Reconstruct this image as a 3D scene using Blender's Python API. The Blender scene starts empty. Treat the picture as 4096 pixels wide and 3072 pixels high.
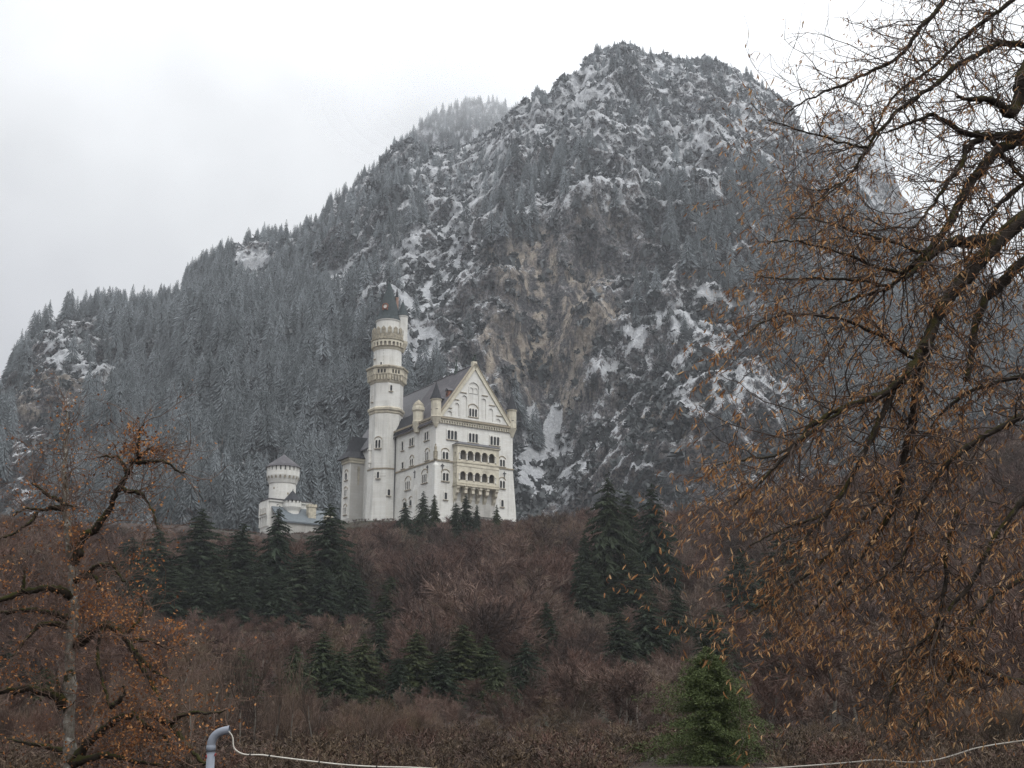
import bpy, math, random
import numpy as np
from mathutils import Vector

# ------------------------------------------------------------------ camera, world, sun
SC = bpy.context.scene
COL = SC.collection
FPX = 5000.0                       # focal length in pixels of the 4096 px wide photograph
PITCH = math.radians(15)
CAMZ = 1.7
cd = bpy.data.cameras.new('camera')
cam = bpy.data.objects.new('camera', cd)
COL.objects.link(cam)
cam.location = (0, 0, CAMZ)
cam.rotation_euler = (math.pi / 2 + PITCH, 0, 0)
cd.sensor_width = 36
cd.lens = FPX / 4096 * 36
cd.clip_start = 0.3
cd.clip_end = 8000
SC.camera = cam

SUN_EL, SUN_AZ = math.radians(52), math.radians(150)     # azimuth clockwise from the view direction
world = bpy.data.worlds.new('World')
SC.world = world
world.use_nodes = True
wn, wl = world.node_tree.nodes, world.node_tree.links
wn.clear()


def wnode(t, **kw):
    n = wn.new(t)
    for k, v in kw.items():
        setattr(n, k, v)
    return n


def wmath(op, a, b=None, clamp=False):
    n = wnode('ShaderNodeMath', operation=op, use_clamp=clamp)
    for i, v in enumerate((a, b)):
        if v is None:
            continue
        if isinstance(v, (int, float)):
            n.inputs[i].default_value = v
        else:
            wl.new(v, n.inputs[i])
    return n.outputs[0]


tc = wnode('ShaderNodeTexCoord')
sx = wnode('ShaderNodeSeparateXYZ')
wl.new(tc.outputs['Generated'], sx.inputs[0])
noi = wnode('ShaderNodeTexNoise')
noi.inputs['Scale'].default_value = 2.6
noi.inputs['Detail'].default_value = 4
noi.inputs['Roughness'].default_value = 0.5
wl.new(tc.outputs['Generated'], noi.inputs['Vector'])
elev = wmath('MAXIMUM', sx.outputs[2], 0.0)
# overcast: brighter overhead, a little brighter on the right where the cloud is thin
lum = wmath('ADD', wmath('MULTIPLY', wmath('POWER', elev, 1.7), 2.8), 0.52)
lum = wmath('ADD', lum, wmath('MULTIPLY', sx.outputs[0], 0.42))
lum = wmath('MULTIPLY', lum, wmath('ADD', wmath('MULTIPLY', noi.outputs[0], 1.3), 0.27))
lum = wmath('MAXIMUM', lum, 0.35)
crm = wnode('ShaderNodeValToRGB')
crm.color_ramp.elements[0].position = 0.3
crm.color_ramp.elements[0].color = (0.93, 0.93, 1.0, 1)
crm.color_ramp.elements[1].position = 0.9
crm.color_ramp.elements[1].color = (0.97, 0.985, 1.0, 1)
wl.new(lum, crm.inputs[0])
vm = wnode('ShaderNodeVectorMath', operation='SCALE')
wl.new(crm.outputs[0], vm.inputs[0])
wl.new(lum, vm.inputs['Scale'])
bg_cloud = wnode('ShaderNodeBackground')
bg_cloud.inputs[1].default_value = 1.0
wl.new(vm.outputs[0], bg_cloud.inputs[0])
sky = wnode('ShaderNodeTexSky', sky_type='NISHITA')
sky.sun_disc = False
sky.sun_elevation = SUN_EL
sky.sun_rotation = SUN_AZ
bg_sky = wnode('ShaderNodeBackground')
bg_sky.inputs[1].default_value = 0.1
wl.new(sky.outputs[0], bg_sky.inputs[0])
mixw = wnode('ShaderNodeMixShader')
mixw.inputs[0].default_value = 0.92
wl.new(bg_sky.outputs[0], mixw.inputs[1])
wl.new(bg_cloud.outputs[0], mixw.inputs[2])
wo = wnode('ShaderNodeOutputWorld')
wl.new(mixw.outputs[0], wo.inputs[0])

sd = bpy.data.lights.new('sun', 'SUN')
sd.energy = 1.1
sd.angle = math.radians(25)
sd.color = (1.0, 0.97, 0.92)
sun = bpy.data.objects.new('sun', sd)
COL.objects.link(sun)
sun.location = (0, 0, 300)
_sdir = Vector((math.sin(SUN_AZ) * math.cos(SUN_EL), math.cos(SUN_AZ) * math.cos(SUN_EL), math.sin(SUN_EL)))
sun.rotation_euler = _sdir.to_track_quat('Z', 'Y').to_euler()

SC.view_settings.view_transform = 'Standard'
SC.view_settings.look = 'None'
SC.view_settings.exposure = 0.0
SC.view_settings.gamma = 1.0
SC.render.filter_size = 1.9 if hasattr(SC.render, 'filter_size') else 1.5
SC.cycles.volume_bounces = 2
SC.cycles.use_denoising = True
SC.cycles.denoising_prefilter = 'NONE'
SC.cycles.max_bounces = 6
SC.cycles.diffuse_bounces = 2
SC.cycles.transparent_max_bounces = 8

HAZE_DENSITY = 0.00012

# ------------------------------------------------------------------ helpers
RNG = np.random.default_rng(7)
random.seed(7)
CP, SP = math.cos(PITCH), math.sin(PITCH)


def ray(px, py):
    a, b = (px - 2048) / FPX, (1536 - py) / FPX
    return np.array([a, CP - b * SP, SP + b * CP])


def at(px, py, Y):
    """a sight line of the survey photograph, met at a depth of Y metres"""
    d = ray(px, py)
    t = Y / d[1]
    return np.array([d[0] * t, Y, CAMZ + d[2] * t])


S = 4096 / 2212.0                  # survey sheet is 2212 units wide


def bearing(p):
    """world points -> survey sheet coordinates (2212 wide)"""
    p = np.asarray(p, float)
    x, y, z = p[..., 0], p[..., 1], p[..., 2] - CAMZ
    dep = y * CP + z * SP
    up = -y * SP + z * CP
    dep = np.where(dep < 0.01, 0.01, dep)
    return (2048 + FPX * x / dep) / S, (1536 - FPX * up / dep) / S


_prm = np.random.default_rng(11).permutation(256)
_prm = np.concatenate([_prm, _prm, _prm])
_gr = np.array([[1, 1, 0], [-1, 1, 0], [1, -1, 0], [-1, -1, 0], [1, 0, 1], [-1, 0, 1], [1, 0, -1], [-1, 0, -1],
                [0, 1, 1], [0, -1, 1], [0, 1, -1], [0, -1, -1], [1, 1, 0], [0, -1, 1], [-1, 1, 0], [0, -1, -1]], float)


def perlin(p):
    p = np.asarray(p, float)
    i = np.floor(p).astype(int)
    f = p - i
    i &= 255
    u = f * f * f * (f * (f * 6 - 15) + 10)
    out = 0
    for dx in (0, 1):
        for dy in (0, 1):
            for dz in (0, 1):
                h = _prm[_prm[_prm[i[..., 0] + dx] + i[..., 1] + dy] + i[..., 2] + dz] & 15
                g = _gr[h]
                n = g[..., 0] * (f[..., 0] - dx) + g[..., 1] * (f[..., 1] - dy) + g[..., 2] * (f[..., 2] - dz)
                w = (u[..., 0] if dx else 1 - u[..., 0]) * (u[..., 1] if dy else 1 - u[..., 1]) * (u[..., 2] if dz else 1 - u[..., 2])
                out = out + n * w
    return out


def fbm(p, octs=4, gain=0.5):
    a, s, out = 1.0, 1.0, 0
    for k in range(octs):
        out = out + a * perlin(np.asarray(p) * s + 17.3 * k)
        a *= gain
        s *= 2.03
    return out


def ridged(p, octs=4):
    a, s, out = 1.0, 1.0, 0
    for k in range(octs):
        out = out + a * (1 - 2 * np.abs(perlin(np.asarray(p) * s + 9.1 * k)))
        a *= 0.5
        s *= 2.1
    return out


def smooth(a, b, x):
    t = np.clip((x - a) / (b - a), 0, 1)
    return t * t * (3 - 2 * t)


class MB:
    """collects faces and links them as one mesh object"""

    def __init__(self):
        self.v, self.f, self.m, self.n = [], [], [], 0

    def add(self, v, faces, m=0):
        v = np.asarray(v, float).reshape(-1, 3)
        if isinstance(faces, np.ndarray):
            faces = [faces]
        for f in faces:
            f = np.atleast_2d(np.asarray(f, int))
            if f.size:
                self.f.append(f + self.n)
                self.m.append(np.full(len(f), m, int) if np.isscalar(m) else np.asarray(m, int))
        self.v.append(v)
        self.n += len(v)

    def box(self, lo, hi, m=0):
        (x0, y0, z0), (x1, y1, z1) = lo, hi
        v = [(x0, y0, z0), (x1, y0, z0), (x1, y1, z0), (x0, y1, z0), (x0, y0, z1), (x1, y0, z1), (x1, y1, z1), (x0, y1, z1)]
        self.add(v, np.array([(0, 3, 2, 1), (4, 5, 6, 7), (0, 1, 5, 4), (1, 2, 6, 5), (2, 3, 7, 6), (3, 0, 4, 7)]), m)

    def prism(self, poly, a, b, axis, m=0):
        """closed outline poly in two axes, extruded from a to b along the given axis"""
        n = len(poly)
        v = []
        for c in (a, b):
            for p in poly:
                q = list(p)
                q.insert(axis, c)
                v.append(q)
        fs = [np.array([list(range(n))[::-1]]), np.array([list(range(n, 2 * n))]),
              np.array([(i, (i + 1) % n, n + (i + 1) % n, n + i) for i in range(n)])]
        self.add(v, fs, m)

    def lathe(self, prof, n=24, c=(0, 0), ph=0.0, m=0, cap=True):
        """prof = [(r, z)...] turned about a vertical axis"""
        a = np.arange(n) / n * 2 * math.pi + ph
        v = []
        for r, z in prof:
            r = max(r, 1e-3)
            v += [(c[0] + r * math.cos(t), c[1] + r * math.sin(t), z) for t in a]
        fs = []
        for k in range(len(prof) - 1):
            fs += [(k * n + i, k * n + (i + 1) % n, (k + 1) * n + (i + 1) % n, (k + 1) * n + i) for i in range(n)]
        out = [np.array(fs)]
        if cap:
            out += [np.array([list(range(n))[::-1]]), np.array([[(len(prof) - 1) * n + i for i in range(n)]])]
        self.add(v, out, m)

    def tube(self, pts, rad, n=6, m=0, cap=True):
        pts = np.asarray(pts, float)
        k = len(pts)
        rad = np.broadcast_to(np.asarray(rad, float), (k,))
        tan = np.gradient(pts, axis=0)
        tan /= np.linalg.norm(tan, axis=1)[:, None] + 1e-9
        ref = np.array([0, 0, 1.0]) if abs(tan[0][2]) < 0.9 else np.array([1.0, 0, 0])
        u = np.cross(tan, ref)
        bad = np.linalg.norm(u, axis=1) < 0.05
        if bad.any():
            u[bad] = np.cross(tan[bad], [1.0, 0.3, 0])
        u /= np.linalg.norm(u, axis=1)[:, None] + 1e-9
        for j in range(1, k):
            if np.dot(u[j], u[j - 1]) < 0:
                u[j] = -u[j]
        w = np.cross(tan, u)
        a = np.arange(n) / n * 2 * math.pi
        v = pts[:, None, :] + rad[:, None, None] * (np.cos(a)[None, :, None] * u[:, None, :] + np.sin(a)[None, :, None] * w[:, None, :])
        i = np.arange(n)
        j = (i + 1) % n
        fs = np.concatenate([np.stack([r * n + i, r * n + j, (r + 1) * n + j, (r + 1) * n + i], 1) for r in range(k - 1)])
        out = [fs]
        if cap and n > 3:
            out += [np.array([i[::-1]]), np.array([i + (k - 1) * n])]
        self.add(v, out, m)

    def arrays(self):
        return np.concatenate(self.v), self.f, self.m

    def mesh(self, name, mats, smooth_=False, attrs=None):
        me = bpy.data.meshes.new(name)
        V = np.concatenate(self.v).astype(np.float32)
        tot = np.concatenate([np.full(len(f), f.shape[1]) for f in self.f])
        idx = np.concatenate([f.ravel() for f in self.f]).astype(np.int32)
        st = np.concatenate([[0], np.cumsum(tot)[:-1]]).astype(np.int32)
        me.vertices.add(len(V))
        me.vertices.foreach_set('co', V.ravel())
        me.loops.add(len(idx))
        me.loops.foreach_set('vertex_index', idx)
        me.polygons.add(len(tot))
        me.polygons.foreach_set('loop_start', st)
        me.polygons.foreach_set('material_index', np.concatenate(self.m).astype(np.int32))
        me.polygons.foreach_set('use_smooth', np.full(len(tot), bool(smooth_)))
        for k, a in (attrs or {}).items():
            me.attributes.new(k, 'FLOAT', 'POINT').data.foreach_set('value', a.astype(np.float32))
        me.update(calc_edges=True)
        for mt in (mats if isinstance(mats, (list, tuple)) else [mats]):
            me.materials.append(mt)
        return me

    def build(self, name, mats, parent=None, smooth_=False, attrs=None):
        return link(name, self.mesh(name, mats, smooth_, attrs), parent)


def link(name, data, parent=None):
    o = bpy.data.objects.new(name, data)
    COL.objects.link(o)
    o.parent = parent
    return o


def tag(o, label=None, cat=None, group=None, kind=None):
    for k, v in (('label', label), ('category', cat), ('group', group), ('kind', kind)):
        if v:
            o[k] = v
    return o


def empty(name, loc=(0, 0, 0), rz=0.0):
    o = link(name, None)
    o.location = loc
    o.rotation_euler = (0, 0, rz)
    o.empty_display_size = 0.5
    return o


# ------------------------------------------------------------------ materials


class NT:
    def __init__(self, name):
        self.m = bpy.data.materials.new(name)
        self.m.use_nodes = True
        self.n, self.l = self.m.node_tree.nodes, self.m.node_tree.links
        self.n.clear()
        self.out = self.n.new('ShaderNodeOutputMaterial')
        self.b = self.n.new('ShaderNodeBsdfPrincipled')
        self.l.new(self.b.outputs[0], self.out.inputs[0])
        self.b.inputs['Specular IOR Level'].default_value = 0.25
        self.tc = self.n.new('ShaderNodeTexCoord')
        self.geo = self.n.new('ShaderNodeNewGeometry')

    def put(self, sock, v):
        if isinstance(v, bpy.types.NodeSocket):
            self.l.new(v, sock)
        elif isinstance(v, (tuple, list)) and len(v) == 3 and sock.type == 'RGBA':
            sock.default_value = (*v, 1)
        else:
            sock.default_value = v

    def math(self, op, a, b=0.0, clamp=False):
        n = self.n.new('ShaderNodeMath')
        n.operation = op
        n.use_clamp = clamp
        self.put(n.inputs[0], a)
        self.put(n.inputs[1], b)
        return n.outputs[0]

    def noise(self, scale, detail=4, rough=0.55, vec=None, stretch=None):
        n = self.n.new('ShaderNodeTexNoise')
        n.inputs['Scale'].default_value = scale
        n.inputs['Detail'].default_value = detail
        n.inputs['Roughness'].default_value = rough
        v = vec or self.tc.outputs['Object']
        if stretch:
            mp = self.n.new('ShaderNodeMapping')
            mp.inputs['Scale'].default_value = stretch
            self.l.new(v, mp.inputs[0])
            v = mp.outputs[0]
        self.l.new(v, n.inputs['Vector'])
        return n.outputs[0]

    def mix(self, f, a, b, mode='MIX'):
        n = self.n.new('ShaderNodeMix')
        n.data_type = 'RGBA'
        n.blend_type = mode
        self.put(n.inputs[0], f)
        self.put(n.inputs[6], a)
        self.put(n.inputs[7], b)
        return n.outputs[2]

    def step(self, x, a, b):
        n = self.n.new('ShaderNodeMapRange')
        n.interpolation_type = 'SMOOTHSTEP'
        self.put(n.inputs[0], x)
        n.inputs[1].default_value = a
        n.inputs[2].default_value = b
        return n.outputs[0]

    def attr(self, name):
        n = self.n.new('ShaderNodeAttribute')
        n.attribute_name = name
        return n.outputs['Fac']

    def nz(self, sock=None):
        s = self.n.new('ShaderNodeSeparateXYZ')
        self.l.new(sock or self.geo.outputs['Normal'], s.inputs[0])
        return s.outputs[2]

    def bump(self, h, strength=0.5, dist=0.1):
        n = self.n.new('ShaderNodeBump')
        n.inputs['Strength'].default_value = strength
        n.inputs['Distance'].default_value = dist
        self.l.new(h, n.inputs['Height'])
        self.l.new(n.outputs[0], self.b.inputs['Normal'])
        return n.outputs[0]

    def done(self, col, rough=0.8):
        self.put(self.b.inputs['Base Color'], col)
        self.put(self.b.inputs['Roughness'], rough)
        return self.m


def mottled(name, c1, c2, scale, rough=0.85, bump=0.0, bdist=0.05, stretch=None, island=None, c3=None):
    t = NT(name)
    f = t.noise(scale, 5, 0.6, stretch=stretch)
    col = t.mix(t.step(f, 0.35, 0.65), c1, c2)
    if c3:
        col = t.mix(t.step(t.noise(scale * 0.27, 3), 0.52, 0.7), col, c3)
    if island:
        r = t.geo.outputs['Random Per Island']
        col = t.mix(r, col, island)
    if bump:
        t.bump(f, bump, bdist)
    return t.done(col, rough)


def stone_wall(name, c, dirt, block=1.6, dirt_amt=0.5):
    """pale ashlar: faint courses, rain streaks below ledges, greyer at the foot"""
    t = NT(name)
    br = t.n.new('ShaderNodeTexBrick')
    br.inputs['Scale'].default_value = 1.0
    br.inputs['Mortar Size'].default_value = 0.02
    br.inputs['Brick Width'].default_value = block
    br.inputs['Row Height'].default_value = block * 0.42
    br.inputs['Color1'].default_value = (1, 1, 1, 1)
    br.inputs['Color2'].default_value = (0.93, 0.92, 0.9, 1)
    br.inputs['Mortar'].default_value = (0.8, 0.79, 0.77, 1)
    # courses follow height and a diagonal of the two ground axes
    s = t.n.new('ShaderNodeSeparateXYZ')
    t.l.new(t.tc.outputs['Object'], s.inputs[0])
    cmb = t.n.new('ShaderNodeCombineXYZ')
    t.l.new(t.math('ADD', s.outputs[0], s.outputs[1]), cmb.inputs[0])
    t.l.new(s.outputs[2], cmb.inputs[1])
    t.l.new(cmb.outputs[0], br.inputs['Vector'])
    streak = t.noise(0.5, 5, 0.65, stretch=(1.6, 1.6, 0.12))
    blot = t.noise(0.16, 4, 0.6)
    f = t.math('MULTIPLY', t.step(t.math('ADD', t.math('MULTIPLY', streak, 0.6), t.math('MULTIPLY', blot, 0.5)), 0.48, 0.8), dirt_amt)
    col = t.mix(f, c, dirt)
    col = t.mix(1.0, col, br.outputs['Color'], 'MULTIPLY')
    t.bump(t.noise(3.0, 4), 0.15, 0.05)
    return t.done(col, 0.85)


M = {}
M['white'] = stone_wall('white limestone wall', (0.74, 0.735, 0.70), (0.46, 0.45, 0.42), 1.5, 0.75)
M['white2'] = stone_wall('white tower masonry', (0.72, 0.715, 0.68), (0.44, 0.43, 0.40), 1.4, 0.8)
M['grey_front'] = stone_wall('grey front facing', (0.50, 0.49, 0.465), (0.38, 0.37, 0.35), 2.5, 0.4)
M['foot'] = stone_wall('weathered base masonry', (0.5, 0.49, 0.46), (0.27, 0.26, 0.245), 1.2, 0.9)
M['trim'] = mottled('white window surround', (0.74, 0.73, 0.69), (0.62, 0.6, 0.55), 1.5)
M['ochre'] = mottled('ochre sandstone', (0.58, 0.53, 0.42), (0.45, 0.41, 0.325), 0.9, 0.85, c3=(0.36, 0.33, 0.27))
M['pale_ochre'] = mottled('pale sandstone', (0.64, 0.595, 0.485), (0.54, 0.50, 0.40), 0.8, 0.85, c3=(0.44, 0.405, 0.33))
M['stained'] = mottled('weathered grey sandstone', (0.38, 0.34, 0.26), (0.22, 0.2, 0.16), 1.2, 0.9)
M['tile_band'] = mottled('brownish string course', (0.36, 0.31, 0.23), (0.27, 0.235, 0.18), 2.0, 0.85)
M['slate'] = mottled('violet grey slate roof', (0.095, 0.09, 0.098), (0.07, 0.067, 0.073), 1.2, 0.85, c3=(0.125, 0.12, 0.128))
M['slate_pale'] = mottled('pale grey slate', (0.14, 0.14, 0.148), (0.105, 0.105, 0.112), 1.2, 0.8)
M['slate_dark'] = mottled('dark slate', (0.036, 0.038, 0.043), (0.024, 0.025, 0.03), 1.3, 0.75)
M['slate_blue'] = mottled('blue grey slate', (0.13, 0.15, 0.165), (0.10, 0.118, 0.13), 1.3, 0.55)
M['slate_green'] = mottled('greenish grey slate', (0.058, 0.072, 0.075), (0.04, 0.05, 0.053), 1.4, 0.85)
M['copper'] = mottled('rust red dormer sheet', (0.28, 0.12, 0.07), (0.16, 0.07, 0.05), 2.0, 0.6)
M['bronze'] = mottled('dark green bronze', (0.045, 0.065, 0.055), (0.03, 0.04, 0.035), 4.0, 0.5)
M['brick'] = mottled('pinkish brick', (0.36, 0.24, 0.19), (0.28, 0.18, 0.15), 3.0, 0.85)
M['glass'] = mottled('dark window glass', (0.018, 0.02, 0.023), (0.035, 0.036, 0.038), 0.7, 0.25)
M['loggia_wall'] = mottled('brown grey loggia plaster', (0.36, 0.33, 0.29), (0.28, 0.25, 0.23), 0.8, 0.9)  # darker brown grey for the loggia back wall and the upper gallery core
M['lead'] = mottled('dull lead pipe', (0.11, 0.11, 0.115), (0.075, 0.075, 0.08), 3.0, 0.6)

M['trunk'] = mottled('dark conifer bark', (0.05, 0.04, 0.033), (0.03, 0.024, 0.02), 3.0, 0.9)


def needles(name, dark, light, island_amt=0.7):
    t = NT(name)
    r = t.geo.outputs['Random Per Island']
    col = t.mix(t.math('MULTIPLY', r, island_amt), dark, light)
    oi = t.n.new('ShaderNodeObjectInfo')
    col = t.mix(t.math('MULTIPLY', oi.outputs['Random'], 0.35), col, (light[0] * 1.2, light[1] * 0.95, light[2] * 0.8))
    t.b.inputs['Specular IOR Level'].default_value = 0.15
    return t.done(col, 0.75)


M['spruce'] = needles('dark spruce needles', (0.009, 0.016, 0.010), (0.032, 0.047, 0.025))
M['spruce_mid'] = needles('olive green needles', (0.016, 0.026, 0.012), (0.05, 0.064, 0.028))
M['pine'] = needles('bright pine needles', (0.034, 0.052, 0.02), (0.115, 0.145, 0.055))


def frosted(name):
    """needles under hoar frost: the frost thickens with altitude and lies on the upper sides"""
    t = NT(name)
    r = t.geo.outputs['Random Per Island']
    tree_tone = t.attr('tone')
    base = t.mix(r, (0.016, 0.023, 0.024), (0.045, 0.058, 0.058))
    alt = t.step(t.nz(t.geo.outputs['Position']), 120, 640)
    f = t.math('MULTIPLY', t.math('ADD', t.math('MULTIPLY', r, 0.3), 0.65), t.math('ADD', t.math('MULTIPLY', alt, 0.28), 0.26))
    big = t.noise(0.012, 3, vec=t.geo.outputs['Position'])
    f = t.math('MULTIPLY', f, t.math('ADD', t.math('MULTIPLY', big, 1.0), 0.35))
    f = t.math('MULTIPLY', f, t.math('ADD', t.math('MULTIPLY', t.math('POWER', tree_tone, 1.2), 1.15), 0.5))
    f = t.math('MINIMUM', f, 0.9)
    col = t.mix(f, base, (0.50, 0.545, 0.58))
    return t.done(col, 0.85)


M['frost'] = frosted('frosted spruce needles')
t = NT('mountain pine scrub')
r_is = t.geo.outputs['Random Per Island']
t_alt = t.step(t.nz(t.geo.outputs['Position']), 150, 620)
M['scrub'] = t.done(t.mix(t.math('MULTIPLY', r_is, t.math('ADD', t.math('MULTIPLY', t_alt, 0.45), 0.18)), t.mix(r_is, (0.022, 0.028, 0.028), (0.05, 0.057, 0.055)), (0.5, 0.52, 0.55)), 0.9)


def twig(name, a, b):
    t = NT(name)
    col = t.mix(t.geo.outputs['Random Per Island'], a, b)
    oi = t.n.new('ShaderNodeObjectInfo')
    own = t.math('ADD', t.attr('tone'), t.math('MULTIPLY', oi.outputs['Random'], t.math('SUBTRACT', 1.0, t.attr('merged'))))
    col = t.mix(t.step(own, 0.0, 0.55), t.mix(0.72, col, (0.018, 0.014, 0.012)), col)
    col = t.mix(t.step(own, 0.7, 1.0), col, t.mix(0.5, col, (0.215, 0.155, 0.125)))
    return t.done(col, 0.9)


TW = [twig('violet brown twigs', (0.078, 0.046, 0.037), (0.135, 0.083, 0.066)),
      twig('reddish brown twigs', (0.085, 0.047, 0.036), (0.14, 0.082, 0.062)),
      twig('grey brown twigs', (0.082, 0.056, 0.044), (0.148, 0.107, 0.083)),
      twig('olive brown twigs', (0.078, 0.054, 0.034), (0.15, 0.107, 0.07))]
M['barktrunk'] = mottled('grey brown bark', (0.17, 0.152, 0.13), (0.09, 0.078, 0.066), 2.0, 0.9)
M['pale_bark'] = mottled('pale lichened bark', (0.25, 0.235, 0.20), (0.14, 0.13, 0.105), 1.5, 0.9)


def mossy(name, bark1, bark2, moss, lichen, moss_amt=0.0, lich=0.66):
    t = NT(name)
    col = t.mix(t.step(t.noise(14, 5, 0.65, stretch=(1, 1, 0.5)), 0.4, 0.62), bark1, bark2)
    mo = t.math('ADD', t.math('MULTIPLY', t.nz(), 0.25), t.noise(3.2, 4, 0.6))
    col = t.mix(t.step(mo, 0.60 - moss_amt, 0.72 - moss_amt), col, t.mix(t.noise(25, 3), moss, (moss[0] * 0.35, moss[1] * 0.38, moss[2] * 0.4)))
    col = t.mix(t.step(t.noise(9, 4, 0.6, stretch=(1.0, 1.0, 1.3)), lich, lich + 0.06), col, lichen)
    t.bump(t.noise(30, 5, 0.7), 0.8, 0.02)
    return t.done(col, 0.95)


M['moss_limb'] = mossy('mossy limb bark', (0.018, 0.014, 0.011), (0.04, 0.031, 0.024), (0.055, 0.046, 0.012), (0.2, 0.21, 0.18), 0.04, 0.70)
M['oak_bark'] = mossy('lichened trunk bark', (0.13, 0.115, 0.096), (0.25, 0.232, 0.20), (0.04, 0.036, 0.013), (0.42, 0.41, 0.37), 0.05, 0.6)
M['oak_limb'] = mossy('thickly mossed limb bark', (0.018, 0.014, 0.010), (0.034, 0.026, 0.018), (0.055, 0.052, 0.014), (0.22, 0.22, 0.18), 0.1, 0.74)
M['twig'] = twig('dark twigs', (0.04, 0.03, 0.026), (0.085, 0.065, 0.055))
M['oak_twig'] = twig('rust brown twigs', (0.05, 0.029, 0.022), (0.11, 0.062, 0.042))


def leafmat(name, cols):
    t = NT(name)
    r = t.n.new('ShaderNodeValToRGB')
    e = r.color_ramp.elements
    e[0].color = (*cols[0], 1)
    e[1].color = (*cols[-1], 1)
    for k, c in enumerate(cols[1:-1]):
        e.new((k + 1) / (len(cols) - 1)).color = (*c, 1)
    t.l.new(t.geo.outputs['Random Per Island'], r.inputs[0])
    tr = t.n.new('ShaderNodeBsdfTranslucent')
    t.l.new(r.outputs[0], tr.inputs[0])
    mx = t.n.new('ShaderNodeMixShader')
    mx.inputs[0].default_value = 0.35
    t.l.new(t.b.outputs[0], mx.inputs[1])
    t.l.new(tr.outputs[0], mx.inputs[2])
    t.l.new(mx.outputs[0], t.out.inputs[0])
    return t.done(r.outputs[0], 0.75)


M['bract'] = leafmat('dry orange bracts', [(0.12, 0.055, 0.027), (0.27, 0.125, 0.05), (0.42, 0.225, 0.095), (0.55, 0.36, 0.19)])
M['oak_leaf'] = leafmat('withered oak leaves', [(0.09, 0.036, 0.017), (0.24, 0.095, 0.036), (0.40, 0.17, 0.06), (0.52, 0.28, 0.12)])
M['pvc'] = mottled('grey plastic pipe', (0.22, 0.24, 0.28), (0.19, 0.207, 0.243), 6, 0.45)
M['cable'] = mottled('white cable sheath', (0.56, 0.53, 0.47), (0.44, 0.41, 0.36), 8, 0.5)
M['tie'] = mottled('black cable tie', (0.03, 0.03, 0.03), (0.02, 0.02, 0.02), 8, 0.5)
M['red'] = mottled('red clip', (0.30, 0.04, 0.04), (0.22, 0.03, 0.03), 8, 0.5)

# mountain ground
t = NT('snowy mountain rock')
pos = t.geo.outputs['Position']
fine = t.noise(0.16, 6, 0.72, vec=pos)
vert = t.noise(0.09, 5, 0.65, vec=pos, stretch=(1, 1, 0.22))
grit = t.noise(0.5, 4, 0.7, vec=pos)
rock = t.mix(t.step(fine, 0.38, 0.60), (0.055, 0.056, 0.06), (0.22, 0.20, 0.195))
rock = t.mix(t.step(t.noise(0.018, 4, vec=pos), 0.45, 0.65), rock, (0.165, 0.142, 0.135))
rock = t.mix(t.step(grit, 0.56, 0.44), rock, (0.038, 0.04, 0.045))
och = t.math('MULTIPLY', t.attr('ochre'), t.step(vert, 0.44, 0.56))
rock = t.mix(t.math('MULTIPLY', och, 0.8), rock, t.mix(t.step(fine, 0.4, 0.6), (0.30, 0.245, 0.195), (0.62, 0.53, 0.42)))
crack = t.noise(0.25, 5, 0.72, vec=pos, stretch=(1, 1, 0.25))
rock = t.mix(t.step(crack, 0.48, 0.38), rock, (0.03, 0.032, 0.037))
shade = t.noise(0.03, 5, 0.6, vec=pos)
rock = t.mix(t.math('MULTIPLY', t.attr('forest'), 0.6), rock, (0.045, 0.05, 0.053))
sm = t.attr('snow')
speck = t.noise(0.26, 7, 0.8, vec=pos)
mid = t.noise(0.055, 6, 0.7, vec=pos)
alt = t.step(t.nz(pos), 120, 640)
dust = t.math('MULTIPLY', t.step(t.noise(0.33, 6, 0.8, vec=pos), 0.44, 0.62), t.math('ADD', t.math('MULTIPLY', alt, 0.55), 0.16))
dust = t.math('MULTIPLY', dust, t.math('SUBTRACT', 1.0, t.math('MULTIPLY', t.attr('ochre'), 0.75)))
rock = t.mix(dust, rock, (0.62, 0.635, 0.66))
v = t.math('ADD', t.math('MULTIPLY', sm, 0.74), t.math('MULTIPLY', t.math('SUBTRACT', speck, 0.5), 2.5))
v = t.math('ADD', v, t.math('MULTIPLY', t.math('SUBTRACT', mid, 0.5), 1.2))
v = t.math('ADD', v, t.math('MULTIPLY', t.nz(), 0.60))
v = t.math('ADD', v, t.math('MULTIPLY', alt, 0.20))
v = t.math('SUBTRACT', v, t.math('MULTIPLY', t.attr('ochre'), 0.26))
v = t.math('SUBTRACT', v, t.math('MULTIPLY', t.attr('forest'), 0.12))
snowf = t.step(v, 0.37, 0.62)
col = t.mix(t.math('MULTIPLY', snowf, 0.92), rock, t.mix(t.step(grit, 0.35, 0.6), (0.55, 0.57, 0.60), (0.72, 0.735, 0.76)))
t.bump(t.noise(0.14, 7, 0.78, vec=pos), 1.0, 6.0)
M['mountain'] = t.done(col, 0.9)

t = NT('leaf litter ground')
pos = t.geo.outputs['Position']
col = t.mix(t.step(t.noise(0.35, 6, 0.7, vec=pos), 0.38, 0.62), (0.026, 0.019, 0.016), (0.06, 0.04, 0.032))
col = t.mix(t.step(t.noise(0.05, 4, vec=pos), 0.5, 0.66), col, (0.034, 0.034, 0.02))
t.bump(t.noise(1.2, 6, 0.7, vec=pos), 0.8, 0.4)
M['ground'] = t.done(col, 0.95)

# ------------------------------------------------------------------ ground
CA = math.radians(33.5)
E1 = np.array([math.cos(CA), math.sin(CA), 0])
E2 = np.array([-math.sin(CA), math.cos(CA), 0])
CORNER = at(1741, 1900, 400)
CORNER[2] = 0
GATE = at(1081.4, 1996.9, 485)


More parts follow.
